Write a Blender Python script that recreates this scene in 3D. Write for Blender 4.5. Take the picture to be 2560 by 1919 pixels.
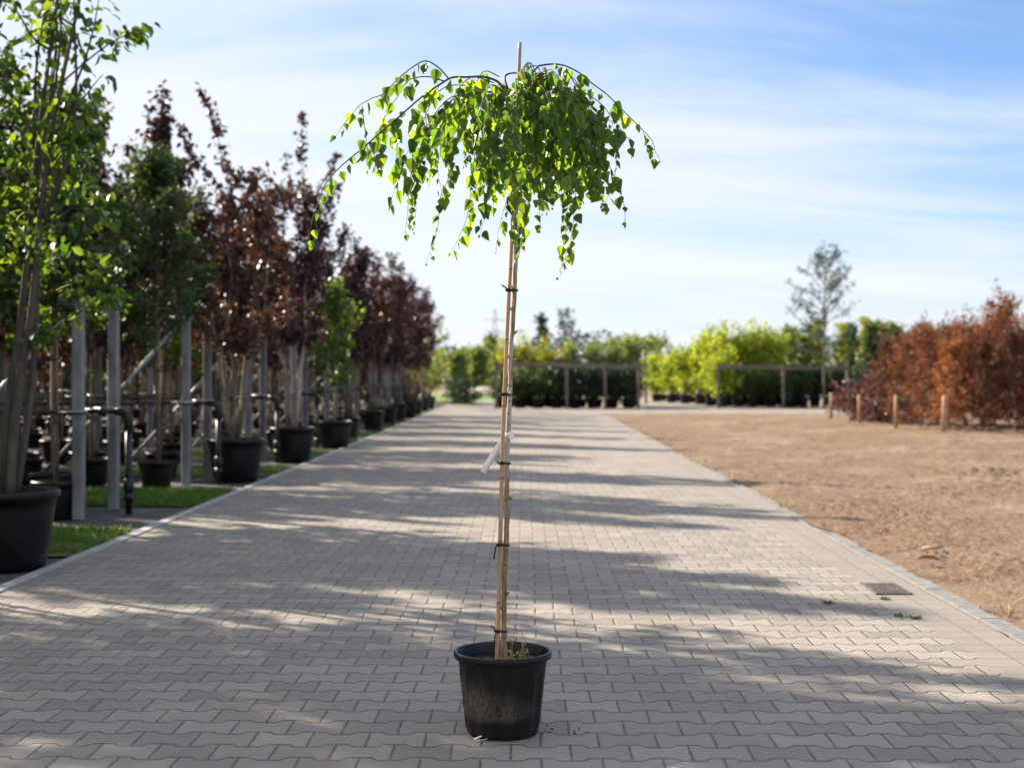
import bpy, math, random
import numpy as np
from mathutils import Vector, noise as mnoise

R = math.radians
scene = bpy.context.scene
col = scene.collection
for o in list(bpy.data.objects):
    bpy.data.objects.remove(o)

# ------------------------------------------------------------------ camera
CAM_H = 1.27
cam_d = bpy.data.cameras.new('camera')
cam = bpy.data.objects.new('camera', cam_d)
col.objects.link(cam)
cam.location = (0, 0, CAM_H)
cam.rotation_euler = (R(90 - 0.427), 0, R(0.58))
cam_d.lens = 50.0
cam_d.sensor_width = 36.0
cam_d.sensor_fit = 'HORIZONTAL'
cam_d.clip_start = 0.1
cam_d.clip_end = 3000
cam_d.dof.use_dof = True
cam_d.dof.focus_distance = 5.0
cam_d.dof.aperture_fstop = 3.1
cam_d.dof.aperture_blades = 0
scene.camera = cam

# ------------------------------------------------------------------ light
SUN_AZ = 55.0        # degrees left of the road's direction
SUN_EL = 29.0
az, el = R(SUN_AZ), R(SUN_EL)
to_sun = Vector((-math.sin(az) * math.cos(el), math.cos(az) * math.cos(el), math.sin(el)))
sd = bpy.data.lights.new('sun', 'SUN')
sd.energy = 4.4
sd.angle = R(0.75)
sd.color = (1.0, 0.86, 0.70)
sun = bpy.data.objects.new('sun', sd)
col.objects.link(sun)
sun.rotation_euler = to_sun.to_track_quat('Z', 'Y').to_euler()

scene.view_settings.view_transform = 'Standard'
scene.view_settings.look = 'None'
scene.view_settings.gamma = 1.0
scene.view_settings.exposure = 1.75
scene.render.film_transparent = False
try:
    scene.cycles.max_bounces = 8
    scene.cycles.transmission_bounces = 6
    scene.cycles.diffuse_bounces = 4
    scene.cycles.use_denoising = True
    scene.cycles.sample_clamp_indirect = 6
except Exception:
    pass


# ------------------------------------------------------------------ node helper
class NG:
    def __init__(self, nt):
        self.nt = nt

    def n(self, t, ins=None, **props):
        nd = self.nt.nodes.new(t)
        for k, v in props.items():
            setattr(nd, k, v)
        for k, v in (ins or {}).items():
            self.set(nd.inputs[k], v)
        return nd

    def set(self, sock, v):
        if isinstance(v, bpy.types.NodeSocket):
            self.nt.links.new(v, sock)
        else:
            if isinstance(v, (tuple, list)) and len(v) == 3 and len(sock.default_value) == 4:
                v = (*v, 1.0)
            sock.default_value = v

    def m(self, op, a, b=None, c=None, clamp=False):
        nd = self.nt.nodes.new('ShaderNodeMath')
        nd.operation = op
        nd.use_clamp = clamp
        for i, v in enumerate((a, b, c)):
            if v is not None:
                self.set(nd.inputs[i], v)
        return nd.outputs[0]

    def mix(self, f, a, b, blend='MIX'):
        nd = self.nt.nodes.new('ShaderNodeMix')
        nd.data_type = 'RGBA'
        nd.blend_type = blend
        self.set(nd.inputs['Factor'], f)
        ca = [s for s in nd.inputs if s.type == 'RGBA']
        self.set(ca[0], a)
        self.set(ca[1], b)
        return [s for s in nd.outputs if s.type == 'RGBA'][0]

    def noise(self, vec=None, scale=5, detail=3, rough=.55, dist=0):
        nd = self.n('ShaderNodeTexNoise', {'Scale': scale, 'Detail': detail, 'Roughness': rough, 'Distortion': dist})
        if vec is not None:
            self.set(nd.inputs['Vector'], vec)
        return nd.outputs['Fac']

    def sm(self, v, lo, hi, a=0.0, b=1.0):
        nd = self.n('ShaderNodeMapRange', interpolation_type='SMOOTHSTEP')
        for i, x in enumerate((v, lo, hi, a, b)):
            self.set(nd.inputs[i], x)
        return nd.outputs[0]

    def obj(self):
        return self.n('ShaderNodeTexCoord').outputs['Object']

    def scaled(self, vec, s):
        nd = self.n('ShaderNodeVectorMath', operation='MULTIPLY')
        self.set(nd.inputs[0], vec)
        nd.inputs[1].default_value = s
        return nd.outputs[0]


def new_mat(name):
    m = bpy.data.materials.new(name)
    m.use_nodes = True
    nt = m.node_tree
    nt.nodes.clear()
    g = NG(nt)
    out = g.n('ShaderNodeOutputMaterial')
    return m, g, out


def pmat(name, color, rough=.7, var=.15, scale=20, bump=0.0, bscale=60, spec=.4, metal=0.0, stretch=None, color2=None):
    m, g, out = new_mat(name)
    v = g.obj()
    if stretch:
        v = g.scaled(v, stretch)
    nz = g.noise(v, scale, 4, .6)
    c2 = color2 or tuple(c * (1 - 2 * var) for c in color)
    c1 = color if color2 else tuple(min(1, c * (1 + var)) for c in color)
    cc = g.mix(g.sm(nz, .3, .7), c2, c1)
    b = g.n('ShaderNodeBsdfPrincipled', {'Base Color': cc, 'Roughness': rough, 'Metallic': metal,
                                         'Specular IOR Level': spec})
    if bump:
        bn = g.n('ShaderNodeBump', {'Strength': bump, 'Distance': .01, 'Height': g.noise(v, bscale, 3, .6)})
        g.set(b.inputs['Normal'], bn.outputs[0])
    g.set(out.inputs['Surface'], b.outputs[0])
    return m


def leaf_mat(name, cols, trans, tfac=.42, gloss=.10, rough=.45):
    """cols: dark, light reflect colours; trans: two transmitted colours"""
    m, g, out = new_mat(name)
    geo = g.n('ShaderNodeNewGeometry')
    rnd = geo.outputs['Random Per Island']
    r2 = g.m('FRACT', g.m('MULTIPLY', rnd, 17.31))
    base = g.mix(rnd, cols[0], cols[1])
    tr = g.mix(r2, trans[0], trans[1])
    d = g.n('ShaderNodeBsdfDiffuse', {'Color': base})
    t = g.n('ShaderNodeBsdfTranslucent', {'Color': tr})
    r3 = g.m('FRACT', g.m('MULTIPLY', rnd, 71.7))
    mx = g.n('ShaderNodeMixShader', {0: g.sm(r3, 0.0, 1.0, tfac * .35, tfac * 1.25), 1: d.outputs[0], 2: t.outputs[0]})
    gl = g.n('ShaderNodeBsdfGlossy', {'Color': (.9, .95, 1.0), 'Roughness': rough})
    lw = g.n('ShaderNodeLayerWeight', {'Blend': .12})
    f = g.m('MULTIPLY', g.m('ADD', lw.outputs['Fresnel'], .22), gloss, clamp=True)
    mx2 = g.n('ShaderNodeMixShader', {0: f, 1: mx.outputs[0], 2: gl.outputs[0]})
    g.set(out.inputs['Surface'], mx2.outputs[0])
    return m


# ------------------------------------------------------------------ sky
world = bpy.data.worlds.new('World')
scene.world = world
world.use_nodes = True
wnt = world.node_tree
wnt.nodes.clear()
g = NG(wnt)
sky = g.n('ShaderNodeTexSky', sky_type='NISHITA', sun_disc=False, sun_elevation=el, sun_rotation=-az,
          air_density=1.0, dust_density=.5, ozone_density=3.0, altitude=20)
dirv = g.n('ShaderNodeTexCoord').outputs['Generated']
sep = g.n('ShaderNodeSeparateXYZ', {0: dirv})
dx, dy, dz = sep.outputs
zz = g.m('ADD', g.m('MAXIMUM', dz, 0.0), .12)
px = g.m('DIVIDE', dx, zz)
py = g.m('DIVIDE', dy, zz)
# cirrus drawn out across the sky
cv = g.n('ShaderNodeCombineXYZ', {0: g.m('ADD', g.m('MULTIPLY', px, .42), g.m('MULTIPLY', py, .10)),
                                  1: g.m('SUBTRACT', g.m('MULTIPLY', py, 1.15), g.m('MULTIPLY', px, .12)), 2: 3.7}).outputs[0]
n1 = g.noise(cv, 1.1, 7, .58, .6)
cv2 = g.n('ShaderNodeCombineXYZ', {0: g.m('MULTIPLY', px, .25), 1: g.m('MULTIPLY', py, .55), 2: 9.1}).outputs[0]
n2 = g.noise(cv2, 1.0, 3, .5, .3)
veil = g.m('SUBTRACT', g.m('ADD', g.m('MULTIPLY', n1, 1.15), g.m('MULTIPLY', n2, .62)), .33)
# the veil is thicker towards the sun's side and the horizon
left = g.m('ADD', g.m('MULTIPLY', dx, -.80), g.m('MULTIPLY', dz, -1.25))
left = g.m('ADD', left, .18)
left = g.m('ADD', left, g.m('MULTIPLY', g.sm(dz, .38, .65), 1.0))  # unseen veil overhead, added to brighten the shaded ground
left = g.m('ADD', left, g.m('MULTIPLY', g.sm(dy, .55, -.2), .45))  # unseen veil behind the camera, added as fill for the shade
cl = g.sm(g.m('ADD', veil, left), .12, .74)
clear = g.mix(1.0, sky.outputs[0], (.50, .59, .73), 'MULTIPLY')
cloud = g.mix(g.m('MULTIPLY', cl, .96), clear, (3.72, 3.90, 4.22))
bg = g.n('ShaderNodeBackground', {'Color': cloud, 'Strength': 0.075})
wo = g.n('ShaderNodeOutputWorld', {'Surface': bg.outputs[0]})


# ------------------------------------------------------------------ mesh helpers
class MB:
    def __init__(self):
        self.v, self.f, self.sm = [], [], []

    def add(self, vs, fs, smooth=False):
        o = len(self.v)
        self.v.extend(vs)
        self.f.extend([tuple(i + o for i in f) for f in fs])
        self.sm.extend([smooth] * len(fs))

    def box(self, c, s, rz=0.0, taper=1.0):
        cx, cy, cz = c
        sx, sy, sz = s[0] / 2, s[1] / 2, s[2] / 2
        ca, sa = math.cos(rz), math.sin(rz)
        vs = []
        for z in (-sz, sz):
            t = taper if z > 0 else 1
            for x, y in ((-sx, -sy), (sx, -sy), (sx, sy), (-sx, sy)):
                x2, y2 = x * t, y * t
                vs.append((cx + x2 * ca - y2 * sa, cy + x2 * sa + y2 * ca, cz + z))
        self.add(vs, [(3, 2, 1, 0), (4, 5, 6, 7), (0, 1, 5, 4), (1, 2, 6, 5), (2, 3, 7, 6), (3, 0, 4, 7)])

    def rbox(self, c, s, bev=.01):
        """upright box with chamfered vertical and top edges"""
        cx, cy, cz = c
        sx, sy, sz = s[0] / 2, s[1] / 2, s[2] / 2

        def ring(i, z):
            return [(cx - sx + i + bev, cy - sy + i, z), (cx + sx - i - bev, cy - sy + i, z), (cx + sx - i, cy - sy + i + bev, z),
                    (cx + sx - i, cy + sy - i - bev, z), (cx + sx - i - bev, cy + sy - i, z), (cx - sx + i + bev, cy + sy - i, z),
                    (cx - sx + i, cy + sy - i - bev, z), (cx - sx + i, cy - sy + i + bev, z)]
        vs = ring(0, cz - sz) + ring(0, cz + sz - bev) + ring(bev, cz + sz)
        fs = [tuple(reversed(range(8))), tuple(range(16, 24))]
        for k in (0, 8):
            for i in range(8):
                j = (i + 1) % 8
                fs.append((k + i, k + j, k + 8 + j, k + 8 + i))
        self.add(vs, fs)

    def tube(self, pts, rads, n=6, cap=True, smooth=True):
        pts = [Vector(p) for p in pts]
        if not hasattr(rads, '__len__'):
            rads = [rads] * len(pts)
        vs, fs = [], []
        prev = None
        for i, p in enumerate(pts):
            if i == 0:
                t = pts[1] - p
            elif i == len(pts) - 1:
                t = p - pts[i - 1]
            else:
                t = pts[i + 1] - pts[i - 1]
            if t.length < 1e-9:
                t = Vector((0, 0, 1))
            t.normalize()
            if prev is None:
                a = Vector((1, 0, 0)) if abs(t.x) < .8 else Vector((0, 1, 0))
                u = t.cross(a).normalized()
            else:
                u = (prev - t * prev.dot(t))
                if u.length < 1e-6:
                    u = t.cross(Vector((0, 1, 0)))
                u.normalize()
            prev = u
            w = t.cross(u)
            r = rads[i]
            for k in range(n):
                an = 2 * math.pi * k / n
                q = p + u * (r * math.cos(an)) + w * (r * math.sin(an))
                vs.append((q.x, q.y, q.z))
        for i in range(len(pts) - 1):
            for k in range(n):
                k2 = (k + 1) % n
                fs.append((i * n + k, i * n + k2, (i + 1) * n + k2, (i + 1) * n + k))
        if cap:
            fs.append(tuple(reversed(range(n))))
            fs.append(tuple((len(pts) - 1) * n + k for k in range(n)))
        self.add(vs, fs, smooth)

    def lathe(self, prof, n=32, c=(0, 0, 0), mod=None, smooth=True):
        vs, fs = [], []
        for i, (r, z) in enumerate(prof):
            for k in range(n):
                a = 2 * math.pi * k / n
                rr = r + (mod(i, a, z) if mod else 0)
                vs.append((c[0] + rr * math.cos(a), c[1] + rr * math.sin(a), c[2] + z))
        for i in range(len(prof) - 1):
            for k in range(n):
                k2 = (k + 1) % n
                fs.append((i * n + k, i * n + k2, (i + 1) * n + k2, (i + 1) * n + k))
        self.add(vs, fs, smooth)

    def disc(self, r, z, n=24, c=(0, 0), amp=0.0, rng=None):
        vs, fs = [(c[0], c[1], z)], []
        for ring in range(1, 5):
            for k in range(n):
                a = 2 * math.pi * k / n
                rr = r * ring / 4
                dz = (rng.uniform(-amp, amp) if rng and ring < 4 else 0)
                vs.append((c[0] + rr * math.cos(a), c[1] + rr * math.sin(a), z + dz))
        for k in range(n):
            fs.append((0, 1 + k, 1 + (k + 1) % n))
        for ring in range(3):
            for k in range(n):
                k2 = (k + 1) % n
                a, b = 1 + ring * n, 1 + (ring + 1) * n
                fs.append((a + k, b + k, b + k2, a + k2))
        self.add(vs, fs)

    def mesh(self, name, mat):
        me = bpy.data.meshes.new(name)
        me.from_pydata(self.v, [], self.f)
        me.polygons.foreach_set('use_smooth', self.sm)
        me.materials.append(mat)
        me.update()
        return me

    def build(self, name, mat, parent=None):
        return link(name, self.mesh(name, mat), parent)


def link(name, me, parent=None):
    o = bpy.data.objects.new(name, me)
    col.objects.link(o)
    if parent:
        o.parent = parent
    return o


def np_mesh(name, V, F, mat, smooth=False):
    """V (n,3), F (m,k)"""
    me = bpy.data.meshes.new(name)
    m, k = F.shape
    me.vertices.add(len(V))
    me.vertices.foreach_set('co', V.astype(np.float32).ravel())
    me.loops.add(m * k)
    me.loops.foreach_set('vertex_index', F.astype(np.int32).ravel())
    me.polygons.add(m)
    me.polygons.foreach_set('loop_start', np.arange(0, m * k, k, dtype=np.int32))
    me.polygons.foreach_set('loop_total', np.full(m, k, dtype=np.int32))
    if smooth:
        me.polygons.foreach_set('use_smooth', np.ones(m, dtype=bool))
    me.materials.append(mat)
    me.update(calc_edges=True)
    return me


def tag(o, label=None, cat=None, group=None, kind=None):
    if label:
        o['label'] = label
    if cat:
        o['category'] = cat
    if group:
        o['group'] = group
    if kind:
        o['kind'] = kind
    return o


def empty(name, loc=(0, 0, 0), rz=0):
    o = bpy.data.objects.new(name, None)
    o.empty_display_size = .1
    col.objects.link(o)
    o.location = loc
    o.rotation_euler = (0, 0, rz)
    return o


KIDS = {}


def kids(o):
    return [c for c in bpy.data.objects if c.parent == o]


def dup(root, loc, rz=0, scale=1.0):
    r = root.copy()
    col.objects.link(r)
    r.location = loc
    r.rotation_euler = (0, 0, rz)
    r.scale = (scale,) * 3 if not hasattr(scale, '__len__') else scale
    if root not in KIDS:
        KIDS[root] = [(c, kids(c)) for c in kids(root)]
    for c, gs in KIDS[root]:
        d = c.copy()
        col.objects.link(d)
        d.parent = r
        for gch in gs:
            e = gch.copy()
            col.objects.link(e)
            e.parent = d
    return r


ORD = ['first', 'second', 'third', 'fourth', 'fifth', 'sixth', 'seventh', 'eighth', 'ninth', 'tenth', 'eleventh', 'twelfth',
       'thirteenth', 'fourteenth', 'fifteenth', 'sixteenth']

FPX = 3556.0


def W(px, py, Y):
    """a point of the photograph (2560 px wide) at distance Y along the road"""
    return Vector(((px - 1316) / FPX * Y, Y, CAM_H - (py - 933) / FPX * Y))


# ------------------------------------------------------------------ leaf templates  (x side, y along, z normal)
def tpl_kite(w=.32, h=.10, mid=.42):
    V = np.array([(0, 0, 0), (-w, mid, h), (0, 1, 0), (w, mid, h)], float)
    return V, np.array([(0, 1, 2), (0, 2, 3)])


def tpl_oval(w=.30, h=.09):
    V = np.array([(0, 0, 0), (-w * .85, .28, h), (-w * .8, .66, h * .8), (0, 1, -.10), (w * .8, .66, h * .8), (w * .85, .28, h), (0, .48, .03)], float)
    F = np.array([(0, 1, 6), (1, 2, 6), (2, 3, 6), (3, 4, 6), (4, 5, 6), (5, 0, 6)])
    return V, F


def tpl_birch():
    ts = [.0, .02, .07, .12, .18, .23, .29, .34, .41, .46, .53, .58, .66, .71, .80, .90, 1.0]

    def prof(t):
        return .45 * math.sin(min(1, t / .30) * math.pi / 2) ** .62 if t < .30 else .45 * (1 - ((t - .30) / .70) ** 1.25) * (1 - .18 * (t - .30))
    n = len(ts)
    V = [(0, t, .03 * math.sin(t * 3)) for t in ts]
    F = []
    for sg in (-1, 1):
        o = len(V)
        for i, t in enumerate(ts):
            w = max(0, prof(t))
            tt = t
            if 2 <= i < n - 2:
                w += .016 if i % 2 == 0 else -.014
                tt += .02 if i % 2 == 0 else -.012
            V.append((sg * w, tt - .10 * w * (t < .3), .16 * w + .05 * w * math.sin(t * 9 + sg)))
        for i in range(n - 1):
            F.append((i, o + i, o + i + 1))
            F.append((i, o + i + 1, i + 1))
    return np.array(V, float), np.array(F)


KITE, OVAL, BIRCH = tpl_kite(), tpl_oval(), tpl_birch()
WIDE = tpl_kite(.45, .12, .40)


def leaf_mesh(name, P, T, N, S, tpl, mat):
    P, T, N, S = (np.asarray(a, float) for a in (P, T, N, S))
    T = T / (np.linalg.norm(T, axis=1, keepdims=True) + 1e-9)
    N = N - T * (N * T).sum(1, keepdims=True)
    N = N / (np.linalg.norm(N, axis=1, keepdims=True) + 1e-9)
    B = np.cross(T, N)
    V0, F0 = tpl
    n, k = len(P), len(V0)
    V = P[:, None, :] + S[:, None, None] * (V0[None, :, 0:1] * B[:, None, :] + V0[None, :, 1:2] * T[:, None, :] + V0[None, :, 2:3] * N[:, None, :])
    F = F0[None] + (np.arange(n) * k)[:, None, None]
    return np_mesh(name, V.reshape(-1, 3), F.reshape(-1, 3), mat)


# ------------------------------------------------------------------ materials
def black_plastic(name, stain=False):
    m, g, out = new_mat(name)
    v = g.obj()
    base = g.mix(g.sm(g.noise(v, 9, 4, .6), .35, .75), (.004, .004, .0045), (.009, .009, .010))
    rough = .40
    if stain:
        s = g.n('ShaderNodeSeparateXYZ', {0: v})
        zc = s.outputs[2]
        nz = g.noise(g.scaled(v, (1, 1, .45)), 11, 5, .62)
        fine = g.noise(g.scaled(v, (1, 1, .35)), 160, 3, .7)
        side = g.m('SUBTRACT', g.m('MULTIPLY', s.outputs[0], -6.0), g.m('MULTIPLY', s.outputs[1], 1.5))
        hgt = g.m('MULTIPLY', g.sm(zc, .03, .085), g.sm(zc, .262, .10))
        dirt = g.sm(g.m('ADD', g.m('ADD', g.m('MULTIPLY', nz, 1.1), g.m('MULTIPLY', side, .42)), g.m('MULTIPLY', hgt, .62)), .88, 1.62)
        dirt = g.m('MULTIPLY', dirt, g.sm(fine, .36, .60, .25, 1.0))
        dirt = g.m('MULTIPLY', dirt, g.sm(zc, .265, .20))
        dirt = g.m('MULTIPLY', dirt, g.sm(g.m('ADD', zc, g.m('MULTIPLY', g.m('SUBTRACT', nz, .5), .09)), .030, .062))
        base = g.mix(dirt, base, (.135, .100, .074))
        moss = g.m('MULTIPLY', g.sm(zc, .055, .02), .8)
        base = g.mix(moss, base, (.016, .014, .009))
        rough = g.m('ADD', g.m('MULTIPLY', dirt, .5), .40)
    b = g.n('ShaderNodeBsdfPrincipled', {'Base Color': base, 'Roughness': rough, 'Specular IOR Level': .30})
    bn = g.n('ShaderNodeBump', {'Strength': .15, 'Distance': .004, 'Height': g.noise(v, 45, 3, .6)})
    g.set(b.inputs['Normal'], bn.outputs[0])
    g.set(out.inputs['Surface'], b.outputs[0])
    return m


def paving_mat():
    m, g, out = new_mat('grey_interlocking_pavers')
    v = g.obj()
    s = g.n('ShaderNodeSeparateXYZ', {0: v})
    x, y = s.outputs[0], s.outputs[1]
    L, Wd, A = .2, .167, .0160
    wob = g.m('MULTIPLY', g.m('SUBTRACT', g.noise(v, 1.3, 2, .5), .5), .02)
    x = g.m('ADD', x, wob)
    y = g.m('ADD', y, g.m('MULTIPLY', g.m('SUBTRACT', g.noise(g.scaled(v, (1, 1, 1)), 1.7, 2, .5), .5), .018))
    b = g.m('ROUND', g.m('DIVIDE', y, Wd))
    pb = g.m('MULTIPLY', g.m('FRACT', g.m('MULTIPLY', b, .5)), 2.0)
    sg = g.m('SUBTRACT', 1.0, g.m('MULTIPLY', pb, 2.0))
    sn = g.m('SINE', g.m('MULTIPLY', x, 2 * math.pi / L))
    w = g.m('SUBTRACT', g.sm(sn, -.52, .52, 0.0, 2.0), 1.0)
    yb = g.m('ADD', g.m('MULTIPLY', b, Wd), g.m('MULTIPLY', g.m('MULTIPLY', sg, w), A))
    dyv = g.m('SUBTRACT', y, yb)
    row = g.m('SUBTRACT', b, g.m('LESS_THAN', dyv, 0.0))
    pr = g.m('MULTIPLY', g.m('FRACT', g.m('MULTIPLY', g.m('ADD', row, 1000.0), .5)), 2.0)
    xj = g.m('SUBTRACT', g.m('DIVIDE', x, L), g.m('SUBTRACT', .75, g.m('MULTIPLY', pr, .5)))
    fx = g.m('FRACT', g.m('ADD', xj, 1000.0))
    colm = g.m('FLOOR', xj)
    djx = g.m('MULTIPLY', g.m('MINIMUM', fx, g.m('SUBTRACT', 1.0, fx)), L)
    d = g.m('MINIMUM', g.m('MULTIPLY', g.m('ABSOLUTE', dyv), .52), djx)
    wn = g.n('ShaderNodeTexWhiteNoise', {'Vector': g.n('ShaderNodeCombineXYZ', {0: row, 1: colm}).outputs[0]}, noise_dimensions='2D')
    rnd = wn.outputs['Value']
    fine = g.noise(v, 170, 4, .78)
    big = g.noise(v, 1.1, 4, .6)
    grit = g.noise(v, 620, 2, .6)
    smear = g.noise(g.scaled(v, (1, .35, 1)), 3.2, 5, .62)
    blot = g.noise(v, 14, 4, .65)
    c = g.mix(rnd, (.192, .178, .163), (.288, .267, .245))
    c = g.mix(g.m('MULTIPLY', g.sm(fine, .55, .38), .60), c, (.155, .142, .13))
    c = g.mix(g.m('MULTIPLY', g.sm(g.noise(v, .8, 3, .6), .50, .72), .40), c, (.290, .256, .220))
    c = g.mix(g.m('MULTIPLY', g.sm(grit, .58, .74), .32), c, (.48, .45, .42))
    c = g.mix(g.m('MULTIPLY', g.sm(big, .42, .75), .35), c, (.23, .205, .18))
    c = g.mix(g.m('MULTIPLY', g.sm(smear, .52, .72), .38), c, (.215, .195, .175))
    c = g.mix(g.m('MULTIPLY', g.sm(blot, .52, .78), .30), c, (.31, .288, .266))
    jn = g.m('ADD', d, g.m('MULTIPLY', g.m('SUBTRACT', g.noise(v, 60, 3, .65), .5), .0055))
    jm = g.sm(jn, .0012, .0050)
    c = g.mix(jm, g.mix(g.sm(blot, .4, .65), (.075, .062, .052), (.155, .128, .104)), c)
    h = g.m('ADD', g.sm(jn, .0005, .010), g.m('MULTIPLY', fine, .05))
    h = g.m('ADD', h, g.m('MULTIPLY', rnd, .10))
    bn = g.n('ShaderNodeBump', {'Strength': .7, 'Distance': .006, 'Height': h})
    bs = g.n('ShaderNodeBsdfPrincipled', {'Base Color': c, 'Roughness': .86, 'Specular IOR Level': .25, 'Normal': bn.outputs[0]})
    g.set(out.inputs['Surface'], bs.outputs[0])
    return m


def border_mat():
    m, g, out = new_mat('rectangular_border_pavers')
    v = g.obj()
    br = g.n('ShaderNodeTexBrick', {'Vector': v, 'Color1': (.232, .212, .192), 'Color2': (.272, .25, .227), 'Mortar': (.09, .075, .062), 'Scale': 1.0,
                                    'Mortar Size': .004, 'Mortar Smooth': .2, 'Brick Width': .155, 'Row Height': .167}, offset=0.0, squash=1.0)
    fine = g.noise(v, 260, 3, .75)
    c = g.mix(g.m('MULTIPLY', g.sm(fine, .35, .68), .55), g.mix(.6, br.outputs['Color'], (.17, .155, .14)), br.outputs['Color'])
    h = g.m('SUBTRACT', g.m('MULTIPLY', fine, .05), br.outputs['Fac'])
    bn = g.n('ShaderNodeBump', {'Strength': .8, 'Distance': .006, 'Height': h})
    bs = g.n('ShaderNodeBsdfPrincipled', {'Base Color': c, 'Roughness': .86, 'Specular IOR Level': .25, 'Normal': bn.outputs[0]})
    g.set(out.inputs['Surface'], bs.outputs[0])
    return m


def soil_mat():
    m, g, out = new_mat('dry_tilled_soil')
    v = g.obj()
    a = g.noise(v, 26, 5, .68)
    bb = g.noise(v, .55, 3, .55)
    c = g.mix(g.sm(a, .33, .66), (.125, .086, .058), (.258, .186, .131))
    c = g.mix(g.m('MULTIPLY', g.sm(bb, .45, .72), .55), c, (.32, .252, .198))
    b2 = g.noise(g.scaled(v, (.5, 1.4, 1)), 1.6, 3, .6)
    c = g.mix(g.m('MULTIPLY', g.sm(b2, .58, .80), .55), c, (.11, .075, .052))
    bn = g.n('ShaderNodeBump', {'Strength': 1.0, 'Distance': .02, 'Height': g.m('ADD', a, g.m('MULTIPLY', g.noise(v, 90, 4, .7), .5))})
    bs = g.n('ShaderNodeBsdfPrincipled', {'Base Color': c, 'Roughness': .95, 'Specular IOR Level': .1, 'Normal': bn.outputs[0]})
    g.set(out.inputs['Surface'], bs.outputs[0])
    return m


def birch_bark(name, lo=0.0, dark=.5):
    m, g, out = new_mat(name)
    v = g.obj()
    s = g.n('ShaderNodeSeparateXYZ', {0: v})
    n1 = g.noise(g.scaled(v, (1.6, 1.6, .32)), 34, 4, .62)
    n2 = g.noise(g.scaled(v, (1, 1, .16)), 60, 3, .6)
    n3 = g.noise(g.scaled(v, (.6, .6, 3.0)), 24, 3, .6)
    n4 = g.noise(g.scaled(v, (.1, .1, 1)), 3.4, 2, .5)
    brown = g.mix(g.sm(n2, .35, .65), (.150, .100, .052), (.390, .265, .135))
    brown = g.mix(g.m('MULTIPLY', g.sm(n1, .50, .66), .6), brown, (.10, .105, .045))
    white = g.mix(g.sm(n3, .55, .64), (.40, .365, .345), (.16, .125, .10))
    bias = g.m('ADD', g.sm(s.outputs[2], lo + .45, lo + .62, 0, .10), g.m('MULTIPLY', g.m('SUBTRACT', n4, .5), .55))
    f = g.sm(g.m('ADD', n1, bias), .56, .62)
    c = g.mix(f, brown, white)
    bn = g.n('ShaderNodeBump', {'Strength': .5, 'Distance': .003, 'Height': n2})
    b = g.n('ShaderNodeBsdfPrincipled', {'Base Color': c, 'Roughness': .75, 'Specular IOR Level': .3, 'Normal': bn.outputs[0]})
    g.set(out.inputs['Surface'], b.outputs[0])
    return m


def grass_mat(name, c1, c2):
    return leaf_mat(name, (c1, c2), (tuple(c * 1.8 for c in c1), tuple(c * 1.8 for c in c2)), .35, .05, .6)


M = {}
M['paving'] = paving_mat()
M['border'] = border_mat()
M['soil'] = soil_mat()
M['kerb'] = pmat('pale_concrete_kerb', (.34, .335, .33), .85, .12, 9, .3, 180)
M['kerb_grey'] = pmat('grey_concrete_kerb', (.19, .188, .188), .85, .12, 9, .4, 180)
M['ground'] = pmat('bare_ground', (.22, .17, .12), .95, .25, 2, .4, 40)
M['mat'] = pmat('black_weed_mat', (.085, .085, .088), .8, .25, 6, .4, 300, color2=(.05, .05, .052))
M['mat_shaded'] = pmat('shade_darkened_weed_mat', (.040, .038, .036), .8, .25, 3, .4, 300, color2=(.018, .018, .018))  # shade under the tree rows darkened into the mat colour
M['turf'] = pmat('turf', (.045, .075, .018), .95, .3, 14, .6, 120, color2=(.12, .11, .05))
M['grass'] = grass_mat('grass_blade', (.055, .13, .018), (.13, .22, .03))
M['lawn'] = pmat('mid_green_lawn', (.11, .20, .03), .9, .2, 6, .5, 60)  # plain green varied by noise
M['sand'] = pmat('pale_sand', (.42, .36, .29), .95, .12, 3, .4, 40)
M['pot'] = black_plastic('black_plastic')
M['pot_dirty'] = black_plastic('dirty_black_plastic', True)
M['compost'] = pmat('potting_compost', (.030, .021, .014), .95, .4, 60, 1.0, 90)
M['concrete'] = pmat('concrete_post_grey', (.225, .222, .225), .88, .22, 7, .5, 160, stretch=(1, 1, .3))
M['bamboo'] = pmat('bamboo_cane', (.42, .255, .125), .5, .12, 12, .15, 60, stretch=(1, 1, .12))
M['bamboo_old'] = pmat('weathered_stake', (.27, .18, .105), .7, .2, 14, .3, 60, stretch=(1, 1, .12))
M['stake_wood'] = pmat('wooden_stake', (.36, .215, .10), .7, .15, 14, .3, 60, stretch=(1, 1, .12))
M['tie'] = pmat('black_rubber_tie', (.010, .010, .011), .45, .2, 20)
M['paper'] = pmat('white_paper_label', (.74, .72, .70), .6, .04, 10)
M['birch'] = birch_bark('birch_bark', .35)
M['birch_white'] = birch_bark('white_birch_bark', -.6)
M['twig'] = pmat('dark_twig', (.060, .036, .026), .6, .2, 30, .2, 80)
M['bark'] = pmat('grey_bark', (.14, .115, .085), .85, .25, 25, .5, 60, stretch=(1, 1, .25))
M['bark_pale'] = pmat('smooth_olive_bark', (.19, .17, .115), .7, .25, 14, .3, 40, stretch=(1, 1, .3))
M['galv'] = pmat('galvanised_steel', (.40, .42, .44), .45, .12, 16, .1, 80, metal=.75)
M['hose'] = pmat('black_water_pipe', (.014, .014, .016), .38, .2, 16)
M['timber'] = pmat('weathered_timber', (.15, .122, .108), .85, .2, 12, .4, 50, stretch=(.15, 1, 1))
M['post_wood'] = pmat('pale_wooden_post', (.44, .29, .165), .75, .15, 14, .3, 60, stretch=(1, 1, .15))
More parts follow.
